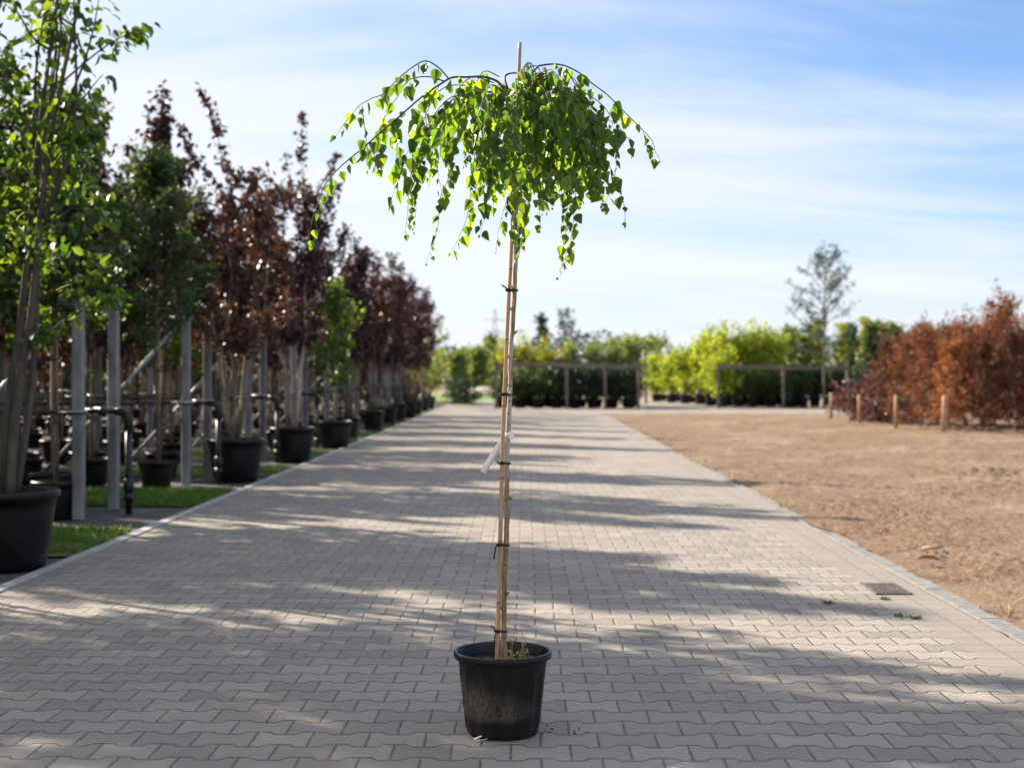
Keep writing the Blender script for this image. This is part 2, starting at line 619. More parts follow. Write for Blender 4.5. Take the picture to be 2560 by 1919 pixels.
M['iron'] = pmat('rusty_drain_iron', (.15, .128, .112), .6, .3, 30, .4, 80, metal=.4)
M['wire'] = pmat('grey_wire', (.16, .15, .15), .5, .1, 10, metal=.6)
M['dead_leaf'] = leaf_mat('dead_brown_leaf', ((.075, .018, .008), (.10, .028, .012)), ((.1, .03, .01), (.12, .04, .01)), .15, .03)
M['straw'] = pmat('dried_weed', (.36, .24, .10), .8, .2, 40)
M['steel_blue'] = pmat('pylon_steel', (.30, .33, .36), .6, .1, 5)

M['lf_birch'] = leaf_mat('birch_leaf', ((.022, .066, .018), (.072, .140, .026)), ((.18, .40, .02), (.46, .66, .02)), .48, .085, .40)
M['lf_yellow'] = leaf_mat('yellow_leaf', ((.45, .30, .01), (.5, .36, .02)), ((.6, .42, .01), (.6, .45, .01)), .4, .1)
M['lf_green'] = leaf_mat('dark_green_leaf', ((.016, .044, .014), (.045, .085, .020)), ((.08, .17, .015), (.20, .30, .02)), .36, .11)
M['lf_bright'] = leaf_mat('fresh_green_leaf', ((.035, .085, .016), (.085, .15, .022)), ((.17, .34, .02), (.36, .50, .02)), .42, .10)
M['lf_near'] = leaf_mat('drooping_green_leaf', ((.022, .055, .014), (.060, .110, .020)), ((.10, .22, .015), (.36, .50, .02)), .40, .08)
M['bark_near'] = pmat('dark_olive_bark', (.105, .092, .062), .7, .25, 14, .3, 40, stretch=(1, 1, .3), color2=(.045, .038, .030))
M['lf_purple'] = leaf_mat('dark_purple_leaf', ((.022, .012, .014), (.058, .024, .024)), ((.07, .018, .02), (.15, .045, .035)), .30, .12)
M['lf_brown'] = leaf_mat('reddish_brown_leaf', ((.040, .022, .018), (.100, .046, .030)), ((.12, .045, .024), (.25, .10, .045)), .32, .10)
M['lf_copper'] = leaf_mat('copper_beech_leaf', ((.090, .034, .019), (.240, .092, .042)), ((.26, .07, .02), (.50, .19, .05)), .32, .05)
M['lf_copper_dark'] = leaf_mat('dark_copper_leaf', ((.050, .022, .015), (.130, .050, .028)), ((.16, .05, .02), (.30, .11, .04)), .30, .05)
M['lf_copper_orange'] = leaf_mat('orange_copper_leaf', ((.14, .050, .022), (.32, .125, .048)), ((.34, .10, .02), (.58, .24, .06)), .34, .05)
M['bark_light'] = pmat('pale_grey_bark', (.26, .22, .18), .85, .25, 25, .5, 60, stretch=(1, 1, .25))
M['lf_plum'] = leaf_mat('plum_shrub_leaf', ((.060, .026, .024), (.125, .046, .034)), ((.14, .04, .03), (.25, .08, .05)), .28, .10)
M['lf_lime'] = leaf_mat('lime_green_leaf', ((.16, .23, .022), (.30, .36, .030)), ((.42, .55, .02), (.70, .72, .04)), .45, .06)
M['lf_yellowgreen'] = leaf_mat('yellow_green_leaf', ((.15, .18, .022), (.28, .28, .030)), ((.42, .48, .02), (.68, .64, .03)), .45, .05)
M['lf_olive'] = leaf_mat('grey_green_leaf', ((.085, .125, .045), (.17, .21, .075)), ((.26, .36, .06), (.44, .52, .09)), .42, .05)
M['lf_dark'] = leaf_mat('evergreen_leaf', ((.014, .030, .014), (.036, .062, .024)), ((.04, .08, .02), (.08, .14, .02)), .22, .08)
M['lf_haze_blue'] = leaf_mat('haze_blue_leaf', ((.030, .060, .055), (.060, .095, .080)), ((.05, .11, .08), (.10, .17, .11)), .26, .06)  # far haze mixed into the leaf colour as blue

# ------------------------------------------------------------------ setting: ground, roads
ROAD_L, ROAD_R = -3.05, 2.34
ROAD_END = 44.8


def sheet(name, x0, x1, y0, y1, z, mat, nx=1, ny=1, label=None):
    mb = MB()
    for i in range(nx):
        for j in range(ny):
            xa, xb = x0 + (x1 - x0) * i / nx, x0 + (x1 - x0) * (i + 1) / nx
            ya, yb = y0 + (y1 - y0) * j / ny, y0 + (y1 - y0) * (j + 1) / ny
            mb.add([(xa, ya, z), (xb, ya, z), (xb, yb, z), (xa, yb, z)], [(0, 1, 2, 3)])
    o = mb.build(name, mat)
    o['kind'] = 'structure'
    return o


sheet('ground', -900, 900, -60, 1800, -.06, M['ground'])
sheet('road', ROAD_L, 2.03, -6, ROAD_END, 0, M['paving'])
sheet('road_border', 2.03, ROAD_R, -6, ROAD_END, 0, M['border'])
sheet('crossing_road', -3.05, 45, ROAD_END, 51.2, 0, M['paving'])
sheet('far_road', -3.05, -.9, 51.2, 66, 0, M['paving'])
sheet('side_road', 4.6, 8.6, 51.2, 75, 0, M['paving'])
sheet('weed_mat', -4.5, ROAD_L - .09, -6, 62, -.012, M['mat'])
sheet('weed_mat', -30, -4.5, -6, 62, -.012, M['mat_shaded'])
sheet('lawn', -6, 3, 66, 88, -.01, M['lawn'])
# left kerb, flush pale strip
mb = MB()
for k in range(-5, 66):
    mb.box((ROAD_L - .045, k + .5, -.045), (.09, .994, .11))
tag(mb.build('kerb', M['kerb']), kind='structure')
mb = MB()
for k in range(-6, 44):
    off = .35
    mb.box((ROAD_R + .055, k + .5 + off, -.048 + .002 * ((k * 7) % 3)), (.11, .992, .11))
tag(mb.build('kerb', M['kerb_grey']), kind='structure')

# soil field on the right, tilled surface as real relief
SX0 = ROAD_R + .11
ys = [4.0]
while ys[-1] < ROAD_END:
    ys.append(ys[-1] * 1.0027)
ys[-1] = ROAD_END
cs = [0.0]
while cs[-1] < 1.0:
    cs.append(cs[-1] + .0025 * (1 + 2.2 * max(0, cs[-1] - .28)))
V = np.zeros((len(ys), len(cs), 3))
for i, y in enumerate(ys):
    for j, c in enumerate(cs):
        x = SX0 + y * c
        p = Vector((x, y, 0))
        edge = min(1, (x - SX0) / .35) * min(1, (ROAD_END - y) / 1.0)
        z = .030 * mnoise.noise(p * 1.1) + .026 * mnoise.noise(Vector((x * 3.2, y * 4.2, 3)))
        cl_ = mnoise.noise(Vector((x * 19, y * 20, 7))) + .6 * mnoise.noise(Vector((x * 8.3, y * 9.1, 4)))
        cl2 = mnoise.noise(Vector((x * 38, y * 40, 1)))
        patch = .42 + .95 * max(0, mnoise.noise(Vector((x * .8, y * .6, 11))) + .30)
        z += (.044 * abs(cl_) + .024 * cl2) * patch
        # a churned ridge across the field
        rd = max(0, 1 - abs(y - 17.7 - .35 * mnoise.noise(Vector((x * .7, 0, 0)))) / .45) * min(1, max(0, (x - 4.9) / .6))
        z += rd * (.05 + .09 * abs(mnoise.noise(Vector((x * 5, y * 6, 2)))))
        sh = .15 * max(0, mnoise.noise(Vector((y * .8, 5, 0))) + .35 * mnoise.noise(Vector((y * 3.1, 9, 0))) + .06)
        V[i, j] = (x - sh * max(0, 1 - (x - SX0) / .12), y, -.012 + edge * (z + .018) + (1 - edge) * .034 * min(1, sh / .02))
ni, nj = len(ys), len(cs)
idx = np.arange(ni * nj).reshape(ni, nj)
F = np.stack([idx[:-1, :-1], idx[:-1, 1:], idx[1:, 1:], idx[1:, :-1]], -1).reshape(-1, 4)
tag(link('soil', np_mesh('soil', V.reshape(-1, 3), F, M['soil'])), kind='structure')

# grass strips between the beds on the left
ROW0, PITCH = 8.97, 3.83
rng = random.Random(5)
P, T, N, S = [], [], [], []
turf = MB()
for k in range(-2, 12):
    yk = ROW0 + PITCH * k
    a, b = yk + .80, yk + 2.50
    pts_n = []
    nseg = 40
    for q in range(nseg + 1):
        x = -3.16 - q * (3.6 / nseg)
        ja, jb = rng.uniform(-.06, .06), rng.uniform(-.06, .06)
        pts_n.append((x, a + ja, b + jb))
    for q in range(nseg):
        x0, a0, b0 = pts_n[q]
        x1, a1, b1 = pts_n[q + 1]
        turf.add([(x0, a0, .004), (x1, a1, .004), (x1, b1, .004), (x0, b0, .004)], [(3, 2, 1, 0)])
    nb = 9000 if k in (0, 1) else (2600 if k == 2 else (1100 if 0 <= k < 7 else 400))
    for _ in range(nb):
        x = -3.16 - abs(rng.triangular(0, 3.6, 0))
        y = rng.uniform(a - .05, b + .05)
        worn = mnoise.noise(Vector((x * 2.2, y * 2.2, 0))) + (0.35 if x > -3.45 else 0)
        if worn > .46:
            continue
        P.append((x, y, 0))
        T.append((rng.gauss(0, .45), rng.gauss(0, .45), 1))
        N.append((rng.gauss(0, 1), rng.gauss(0, 1), .1))
        S.append(rng.uniform(.035, .085) * (1 if k < 3 else 1.4))
tag(turf.build('grass_strip', M['turf']), kind='structure')
blade = (np.array([(-.07, 0, 0), (.07, 0, 0), (.04, .6, .06), (0, 1, .2)], float), np.array([(0, 1, 2), (0, 2, 3)]))
tag(link('grass', leaf_mesh('grass', P, T, N, S, blade, M['grass'])), 'short green grass growing in strips between the beds of potted trees', 'grass', kind='stuff')

# ------------------------------------------------------------------ generic pot
def pot_mesh(r, h, n=28, mat=None):
    mb = MB()
    rt = r * .95
    rb = r * .74
    prof = [(0, .004), (rb * .96, .004), (rb, .02), (rb + (rt - rb) * .75, h * .72), (rb + (rt - rb) * .78, h * .76), (rt * 1.0, h * .90), (rt * 1.005, h - .055), (r, h - .05),
            (r, h - .012), (r - .006, h), (r - .020, h), (r - .026, h - .012), (rt - .03, h * .8)]
    mb.lathe(prof, n)
    return mb.mesh('pot', mat or M['pot'])


def soil_disc(r, z):
    mb = MB()
    mb.disc(r, z, 18, amp=.012, rng=random.Random(3))
    return mb.mesh('potting_soil', M['compost'])


# ------------------------------------------------------------------ tree growing
def curve(rng, start, d, length, nseg=5, up=0.0, wob=.12, droop=0.0):
    pts = [Vector(start)]
    d = Vector(d).normalized()
    for i in range(nseg):
        d = d + Vector((rng.gauss(0, wob), rng.gauss(0, wob), rng.gauss(0, wob * .5) + up - droop * (i / nseg)))
        d.normalize()
        pts.append(pts[-1] + d * (length / nseg))
    return pts


def along(pts, t):
    f = t * (len(pts) - 1)
    i = min(int(f), len(pts) - 2)
    return pts[i].lerp(pts[i + 1], f - i), (pts[i + 1] - pts[i]).normalized()


class Tree:
    def __init__(self, seed):
        self.r = random.Random(seed)
        self.w = MB()
        self.P, self.T, self.N, self.S = [], [], [], []

    def leaf(self, p, base_dir, size, droop=.6, spread=.02):
        r = self.r
        t = Vector(base_dir) * .5 + Vector((r.gauss(0, .6), r.gauss(0, .6), r.gauss(0, .45) - droop))
        n = Vector((r.gauss(0, .6), r.gauss(0, .6), r.gauss(.55, .5)))
        self.P.append(tuple(p + Vector((r.gauss(0, spread), r.gauss(0, spread), r.gauss(0, spread)))))
        self.T.append(tuple(t))
        self.N.append(tuple(n))
        self.S.append(size * r.uniform(.65, 1.2))

    def clothe(self, pts, n, size, t0=.3, droop=.6, spread=.03):
        for i in range(n):
            t = self.r.uniform(t0, 1.0)
            p, d = along(pts, t)
            self.leaf(p, d, size, droop, spread)

    def limb(self, start, d, length, rad, size, dens, up=.1, twigs=4, twig_len=.25, droop=.6, spread=.03, t0=.25, wob=.13, sides=5):
        r = self.r
        pts = curve(r, start, d, length, 6, up, wob)
        self.w.tube(pts, [rad * (1 - .85 * i / 6) for i in range(7)], sides)
        self.clothe(pts, int(dens * length), size, t0, droop, spread)
        for k in range(twigs):
            t = r.uniform(t0, .95)
            p, dd = along(pts, t)
            out = Vector((r.gauss(0, 1), r.gauss(0, 1), r.gauss(.25, .5))).normalized()
            td = (dd * .6 + out).normalized()
            tl = twig_len * r.uniform(.6, 1.3) * (1.15 - .4 * t)
            tp = curve(r, p, td, tl, 3, up * .6, .15)
            self.w.tube(tp, [rad * .28, rad * .22, rad * .16, rad * .08], 3, cap=False)
            self.clothe(tp, max(3, int(dens * tl * 1.25)), size, .15, droop, spread)
        return pts

    def meshes(self, tpl, leafmat, bark):
        return self.w.mesh('trunk', bark), leaf_mesh('crown', self.P, self.T, self.N, self.S, tpl, leafmat)


def std_tree(seed, H, z0, clo, n_limb, elev, length, size, dens, tr=.022, up=.06, twigs=5, twig_len=.28, shape='oval', droop=.6, spread=.035, lean=.05, whips=0):
    """single stemmed nursery tree; z0 = where the stem leaves the pot's soil"""
    t = Tree(seed)
    r = t.r
    pts = [Vector((0, 0, z0))]
    nz = 9
    for i in range(1, nz + 1):
        pts.append(Vector((r.gauss(0, .018) + lean * (i / nz) ** 2 * r.uniform(.4, 1.2), r.gauss(0, .018), z0 + (H - z0) * i / nz)))
    t.w.tube(pts, [tr * (1 - .8 * i / nz) for i in range(nz + 1)], 7)
    ga = r.uniform(0, 6.28)
    for i in range(n_limb):
        f = (i + r.uniform(0, .8)) / n_limb
        h = clo + (H * .93 - clo) * f
        tt = (h - z0) / (H - z0)
        p, _ = along(pts, min(.97, tt))
        a = ga + i * 2.4 + r.gauss(0, .3)
        e = R(elev[0] + (elev[1] - elev[0]) * f + r.gauss(0, 7))
        if shape == 'oval':
            k = math.sin(math.pi * (.18 + .72 * f)) ** .8
        elif shape == 'cone':
            k = 1.05 - .8 * f
        else:
            k = 1.0 - .35 * abs(f - .3)
        ln = (length[0] + (length[1] - length[0]) * r.random()) * k
        d = (math.cos(a) * math.cos(e), math.sin(a) * math.cos(e), math.sin(e))
        t.limb(p, d, ln, tr * .42 * (1 - .4 * f), size, dens, up, twigs, twig_len, droop, spread)
    t.clothe(pts, int(dens * (H - clo) * .8), size, (clo - z0) / (H - z0), droop, spread)
    for q in range(whips):
        p, _ = along(pts, r.uniform(.45, .9))
        a = r.uniform(0, 6.28)
        e = R(r.uniform(55, 80))
        t.limb(p, (math.cos(a) * math.cos(e), math.sin(a) * math.cos(e), math.sin(e)), r.uniform(.5, 1.0), tr * .3, size * .9, dens * .45, .08, 2, .18, droop, spread * .7, t0=.3)
    return t


def multi_tree(seed, z0, stems, H, spreadr, clo, n_limb, elev, length, size, dens, tr=.022, up=.10, twigs=5, twig_len=.26, droop=.6, spread=.035):
    t = Tree(seed)
    r = t.r
    a0 = r.uniform(0, 6.28)
    for s in range(stems):
        a = a0 + s * 6.283 / stems + r.gauss(0, .25)
        hh = H * r.uniform(.80, 1.0)
        rr = spreadr * r.uniform(.6, 1.1)
        pts = []
        for i in range(9):
            f = i / 8
            q = .04 + rr * (f ** .9)
            pts.append(Vector((math.cos(a) * q + r.gauss(0, .02), math.sin(a) * q + r.gauss(0, .02), z0 + (hh - z0) * f)))
        t.w.tube(pts, [tr * (1 - .82 * i / 8) for i in range(9)], 6)
        for i in range(n_limb):
            f = (i + r.random()) / n_limb
            h = clo + (hh * .95 - clo) * f
            p, dd = along(pts, min(.98, (h - z0) / (hh - z0)))
            b = a + r.uniform(-1.9, 1.9) if i % 3 else r.uniform(0, 6.28)
            e = R(r.uniform(*elev))
            ln = r.uniform(*length) * math.sin(math.pi * (.2 + .65 * f))
            t.limb(p, (math.cos(b) * math.cos(e), math.sin(b) * math.cos(e), math.sin(e)), ln, tr * .4, size, dens, up, twigs, twig_len, droop, spread)
        t.clothe(pts, int(dens * (hh - clo)), size, (clo - z0) / (hh - z0), droop, spread)
    return t


def potted(name, tree, tpl, leafmat, bark, pot_r, pot_h, stake=None, ties=(), stake_mat='bamboo'):
    root = empty(name)
    link('pot', pot_mesh(pot_r, pot_h), root)
    link('potting_soil', soil_disc(pot_r * .93, pot_h * .86), root)
    w, c = tree.meshes(tpl, leafmat, bark)
    link('trunk', w, root)
    link('crown', c, root)
    if stake:
        mb = MB()
        mb.tube([(.035, -.03, pot_h * .8), (.03, -.03, stake * .5), (.02, -.02, stake)], stake_r(stake), 7)
        mb.build('stake', M[stake_mat], root)
        for z in ties:
            tb = MB()
            tb.tube([(.016 + .045 * math.cos(q * .7854), -.012 + .042 * math.sin(q * .7854), z + .002 * q) for q in range(9)], .007, 5)
            tb.build('tie', M['tie'], root)
    return root


def stake_r(h):
    return [.0145, .0135, .012]


print('setting built')

# ------------------------------------------------------------------ MAIN: weeping birch in a dirty black pot
TY = 5.02
ROOT = Vector(((1256.7 - 1316) / FPX * TY, TY, 0))
birch = empty('weeping_birch', ROOT)
tag(birch, 'young weeping birch on a staked stem in a dirty black pot on the paving', 'tree')


def L(px_, py_, dy=0.0):
    p = W(px_, py_, TY + dy) - ROOT
    return p


# pot with shallow ribs and a notched foot
mb = MB()
rr = .173
NP = 96


def ribs(i, a, z):
    out = 0.0
    if 3 <= i <= 6:
        q = (a / (2 * math.pi) * 14) % 1.0
        out += .0058 * max(0, math.sin(2 * math.pi * (q - .05))) ** .5 * (1 if i > 3 else .6)
    if i in (1, 2):
        q = (a / (2 * math.pi) * 10) % 1.0
        out -= .006 if q < .3 else 0
    return out


prof = [(0, .006), (.121, .004), (.125, .010), (.128, .026), (.1345, .10), (.1425, .175), (.1475, .222), (.1535, .236), (.1575, .262), (.158, .268), (.1715, .270), (.1735, .276),
        (.1735, .287), (.171, .293), (.1655, .2935), (.1605, .289), (.154, .24)]
mb.lathe(prof, NP, mod=ribs)
mb.build('pot', M['pot_dirty'], birch)
mb = MB()
mb.disc(.156, .247, 40, amp=.008, rng=random.Random(2))
mb.build('potting_soil', M['compost'], birch)

# stem
stem_px = [(1260, 1660), (1259, 1604), (1259, 1539), (1261, 1474), (1263, 1387), (1267, 1322), (1267.5, 1282), (1267, 1174), (1270, 1087), (1274, 1000), (1275, 966), (1277, 879),
           (1281.6, 814), (1286, 727), (1289, 640), (1288, 569), (1291, 505), (1293, 430), (1291, 350), (1288, 280), (1285, 245)]
stem = [L(x, y, .012) for x, y in stem_px]
fine = []
for i in range(len(stem) - 1):
    for q in range(4):
        fine.append(stem[i].lerp(stem[i + 1], q / 4))
fine.append(stem[-1])
rs = random.Random(4)
nf = len(fine)
fine = [p + Vector((rs.gauss(0, .0008), rs.gauss(0, .0008), 0)) for p in fine]
mb = MB()
mb.tube(fine, [(.0102 - .0035 * i / nf) * (1 + rs.gauss(0, .035)) + (.006 * max(0, 1 - i / 6) ** 2) for i in range(nf)], 12)
for (x, y, s, bd) in [(1268, 1372, 1, -1), (1256, 1522, 1, -1), (1266, 1485, 1, 1), (1260, 1592, .9, 1), (1273, 1246, 1, 1), (1261, 1270, .9, -1), (1286, 722, 1, -1), (1279, 773, 1, -1), (1285, 833, 1, 1),
                      (1272, 892, 1, -1), (1283, 901, .8, 1), (1288, 606, 1.3, -1), (1276, 985, 1.0, 0), (1262, 1410, 1.1, 0)]:
    p = L(x, y, .004)
    mb.tube([p, p + Vector((bd * .006, -.004, .004)), p + Vector((bd * .012 * s, -.006, .010 * s))], [.0062 * s, .0048 * s, .002], 6)
mb.build('trunk', M['birch'], birch)

# cane
cane_px = [(1242, 1660), (1244, 1604), (1248, 1452), (1252, 1300), (1255, 1174), (1260, 1000), (1262, 966), (1267, 850), (1272, 740), (1276, 675), (1281, 560), (1288, 416), (1294, 260), (1300, 108)]
cane = [L(x, y, -.010) for x, y in cane_px]
pts, rads = [], []
ztop = cane[-1].z
nodes_z = [L(1276, 675).z, L(1267, 850).z, L(1261, 1014).z, L(1254, 1194).z, L(1252, 1352).z, L(1246, 1506).z, L(1287, 440).z]
for i in range(len(cane) - 1):
    for q in range(10):
        p = cane[i].lerp(cane[i + 1], q / 10)
        pts.append(p)
pts.append(cane[-1])
extra = []
for p in pts:
    f = (p.z - .24) / (ztop - .24)
    extra.append((p, .0078 - .0018 * f))
for nz_ in nodes_z:
    for dz_, rf in ((-.004, 0), (-.001, .0011), (.001, .0003), (.003, .0011), (.006, 0)):
        zq = nz_ + dz_
        for i in range(len(pts) - 1):
            if pts[i].z <= zq < pts[i + 1].z:
                f = (zq - pts[i].z) / (pts[i + 1].z - pts[i].z)
                ff = (zq - .24) / (ztop - .24)
                extra.append((pts[i].lerp(pts[i + 1], f), .0078 - .0018 * ff + rf))
                break
extra.sort(key=lambda e: e[0].z)


def cane_mat():
    m, g, out = new_mat('bamboo_cane_with_nodes')
    v = g.obj()
    s = g.n('ShaderNodeSeparateXYZ', {0: v})
    n1 = g.noise(g.scaled(v, (1, 1, .08)), 90, 3, .6)
    n2 = g.noise(v, 6, 3, .6)
    c = g.mix(g.sm(n1, .3, .7), (.335, .197, .098), (.440, .275, .142))
    c = g.mix(g.m('MULTIPLY', g.sm(n2, .5, .75), .6), c, (.34, .21, .13))
    c = g.mix(g.sm(s.outputs[2], 2.05, 2.25), c, (.33, .19, .17))
    for nz_ in nodes_z:
        dd = g.m('ABSOLUTE', g.m('SUBTRACT', s.outputs[2], nz_ + .001))
        c = g.mix(g.sm(dd, .0045, .0012, 0, .8), c, (.09, .05, .03))
    b = g.n('ShaderNodeBsdfPrincipled', {'Base Color': c, 'Roughness': .42, 'Specular IOR Level': .5})
    g.set(out.inputs['Surface'], b.outputs[0])
    return m


mb = MB()
mb.tube([e[0] for e in extra], [e[1] for e in extra], 12)
mb.build('bamboo_stake', cane_mat(), birch)


def near_x(lst, y):
    for i in range(len(lst) - 1):
        (x0, y0), (x1, y1) = lst[i], lst[i + 1]
        if y1 <= y <= y0:
            return x0 + (x1 - x0) * (y0 - y) / (y0 - y1)
    return lst[-1][0]


# ties
tails = {725: [(-20, -13), (-8, -6)], 985: [(-14, 4), (-8, -3)], 1157: [(-16, -6), (-8, 0)], 1361: [(-16, 38), (-11, 6)], 1577: [(-18, -14), (-9, -6)], 507: [(-12, 3), (-6, 0)]}
for ty, tl in tails.items():
    xa, xb = near_x(cane_px, ty), near_x(stem_px, ty)
    a, b = L(xa, ty, -.010), L(xb, ty + 1, .012)
    axis = (b - a).normalized()
    perp = Vector((-axis.y, axis.x, 0)).normalized()
    loop = []
    for q in range(25):
        an = 2 * math.pi * q / 24
        cpt = b if math.cos(an) > 0 else a
        rd = .0115 if math.cos(an) > 0 else .0092
        loop.append(cpt + axis * (rd * math.cos(an)) + perp * (rd * math.sin(an)))
    tb = MB()
    # strap: a flat band around cane and stem
    vs, fs = [], []
    hb = .0038
    for p in loop:
        vs += [(p.x, p.y, p.z - hb), (p.x, p.y, p.z + hb)]
    for p in loop:
        o_ = (p - (a + b) / 2).normalized() * .002
        q = p + o_
        vs += [(q.x, q.y, q.z - hb), (q.x, q.y, q.z + hb)]
    nl = len(loop)
    for i in range(nl - 1):
        o1, o2 = i * 2, 2 * nl + i * 2
        fs += [(o2, o2 + 2, o2 + 3, o2 + 1), (o1 + 1, o1 + 3, o1 + 2, o1), (o1 + 1, o2 + 1, o2 + 3, o1 + 3), (o1, o1 + 2, o2 + 2, o2)]
    tb.add(vs, fs, True)
    s0 = a + Vector((-.008, -.010, 0))
    tb.tube([s0, L(xa + tl[1][0], ty + tl[1][1], -.022), L(xa + tl[0][0], ty + tl[0][1], -.018)], [.0035, .0030, .0026], 6)
    tb.tube([a + Vector((-.010, -.004, 0)), a + Vector((-.003, -.011, .001)), a + Vector((.006, -.010, 0))], [.006, .0065, .005], 6)
    if ty == 1577:
        tb.tube([s0, s0 + Vector((-.003, 0, -.03)), s0 + Vector((-.004, .004, -.06))], .0026, 6)
    tb.build('tie', M['tie'], birch)

# paper label: loop round the stem and a hanging tail behind the cane
lb = MB()
yl = 1088
c0 = L(near_x(stem_px, yl), yl, .012)
vs, fs = [], []
for q in range(17):
    an = 2 * math.pi * q / 16
    for z in (-.0105, .0105):
        vs.append((c0.x + .0118 * math.cos(an), c0.y + .0118 * math.sin(an), c0.z + z))
for q in range(16):
    fs.append((q * 2, q * 2 + 2, q * 2 + 3, q * 2 + 1))
lb.add(vs, fs, True)
fl = [(1272, 1078), (1279, 1079), (1286, 1086), (1283, 1100), (1272, 1097)]
vs = [tuple(L(x, y, -.004 + .012 * (x - 1272) / 14)) for x, y in fl]
lb.add(vs, [(0, 1, 2, 3, 4)])
A_ = [(1262, 1096, .02), (1250, 1112, .022), (1240, 1128, .018), (1228, 1146, .010), (1217, 1164, .002), (1207, 1182, -.004)]
vs, fs = [], []
for i, (x, y, d_) in enumerate(A_):
    nx_, ny_ = .80, .58
    hw = 8.2
    vs.append(tuple(L(x - nx_ * hw, y - ny_ * hw, d_)))
    vs.append(tuple(L(x + nx_ * hw, y + ny_ * hw, d_ + .004)))
for i in range(len(A_) - 1):
    fs.append((i * 2, i * 2 + 1, i * 2 + 3, i * 2 + 2))
lb.add(vs, fs, True)
lab = lb.build('plant_label', M['paper'], birch)
sol = lab.modifiers.new('thickness', 'SOLIDIFY')
sol.thickness = .0006

# crown: traced limbs, each with its own depth, and weeping twigs all round
tw = MB()
LP, LT, LN, LS = [], [], [], []
rb_ = random.Random(77)


def hang_leaf(p, d, size=.044, yel=False):
    r = rb_
    # petiole
    side = Vector((r.gauss(0, 1), r.gauss(0, 1), 0))
    if side.length < .1:
        side = Vector((1, 0, 0))
    side.normalize()
    q = p + side * r.uniform(.006, .013) + Vector((0, 0, -r.uniform(.004, .014)))
    tw.tube([p, q], [.0007, .0006], 3, cap=False)
    t = Vector((r.gauss(0, .30), r.gauss(0, .30), -1)) + side * .22
    nn = Vector((r.gauss(0, .75), r.choice((-1, 1, -1)) * r.uniform(.35, 1.1), r.gauss(.25, .3)))
    LP.append(tuple(q)); LT.append(tuple(t)); LN.append(tuple(nn))
    LS.append(size * (r.uniform(.62, 1.22) if r.random() < .8 else r.uniform(.4, .7)))


def smooth_path(pts, per=4):
    out = []
    n = len(pts)
    for i in range(n - 1):
        p0, p1, p2, p3 = pts[max(i - 1, 0)], pts[i], pts[i + 1], pts[min(i + 2, n - 1)]
        for q in range(per):
            t = q / per
            out.append(.5 * ((2 * p1) + (p2 - p0) * t + (2 * p0 - 5 * p1 + 4 * p2 - p3) * t * t + (3 * p1 - p0 - 3 * p2 + p3) * t * t * t))
    out.append(pts[-1])
    return out


def twig(pts, r0, r1, spacing=.030, t0=0.0, size=.050, tipsmall=True):
    pts = smooth_path([Vector(p) for p in pts])
    n = len(pts)
    tw.tube(pts, [r0 + (r1 - r0) * i / (n - 1) for i in range(n)], 6, cap=False)
    tot = sum((pts[i + 1] - pts[i]).length for i in range(n - 1))
    s, acc, nxt = 0, 0.0, t0 * tot + spacing * rb_.random()
    for i in range(n - 1):
        seg = (pts[i + 1] - pts[i]).length
        while acc + seg >= nxt:
            p = pts[i].lerp(pts[i + 1], (nxt - acc) / max(seg, 1e-6))
            f = nxt / tot
            sz = size * (1 - .38 * max(0, (f - .80) / .20)) if tipsmall else size
            hang_leaf(p, pts[i + 1] - pts[i], sz)
            nxt += spacing * rb_.uniform(.65, 1.35)
        acc += seg
    # bud at the tip
    hang_leaf(pts[-1], Vector((0, 0, -1)), .014)
    return pts


def px_twig(lst, d0, d1, **k):
    n = len(lst)
    return twig([L(x, y, d0 + (d1 - d0) * i / (n - 1)) for i, (x, y) in enumerate(lst)], **k)


px_twig([(1286, 262), (1257, 220), (1240, 203), (1206, 193), (1165, 194), (1130, 195), (1100, 212), (1057, 241), (998, 292), (947, 335), (904, 373), (862, 407), (828, 441), (807, 471), (798, 500), (785, 535),
         (775, 577), (768, 607)], 0, -.10, r0=.0052, r1=.0008, spacing=.034, t0=.10)
px_twig([(1121, 197), (1100, 173), (1074, 156), (1053, 156), (1019, 178), (994, 199), (958, 235), (930, 246), (900, 263), (879, 288), (858, 312), (841, 339)], -.03, -.16, r0=.0028, r1=.0007, spacing=.033, t0=.06)
px_twig([(1113, 205), (1074, 193), (1040, 195), (1015, 207), (998, 237), (975, 268), (955, 310), (938, 352), (938, 416)], -.03, .10, r0=.0026, r1=.0007, spacing=.030, t0=.2)
px_twig([(1288, 270), (1306, 225), (1340, 173), (1355, 165), (1385, 162), (1414, 167), (1448, 184), (1482, 212), (1516, 237), (1550, 271), (1584, 305), (1614, 335), (1631, 356), (1638, 382), (1646, 394)], 0, -.06,
        r0=.0042, r1=.0007, spacing=.034, t0=.12)
px_twig([(1349, 182), (1385, 199), (1425, 240), (1460, 290), (1482, 335), (1499, 373), (1525, 420), (1542, 462), (1559, 509), (1563, 560)], -.02, .12, r0=.0030, r1=.0008, spacing=.038, t0=.1)
px_twig([(1414, 172), (1444, 220), (1480, 245), (1508, 267), (1546, 318), (1570, 350), (1582, 386)], -.02, -.14, r0=.0022, r1=.0007, spacing=.028, t0=.1)
px_twig([(1349, 182), (1380, 205), (1440, 240), (1504, 288), (1522, 335), (1546, 382)], -.02, -.2, r0=.0024, r1=.0007, spacing=.030, t0=.1)
px_twig([(1285, 262), (1270, 225), (1262, 195), (1275, 185), (1300, 186), (1340, 200), (1380, 240)], 0, .14, r0=.005, r1=.0018, spacing=.030, t0=.55)
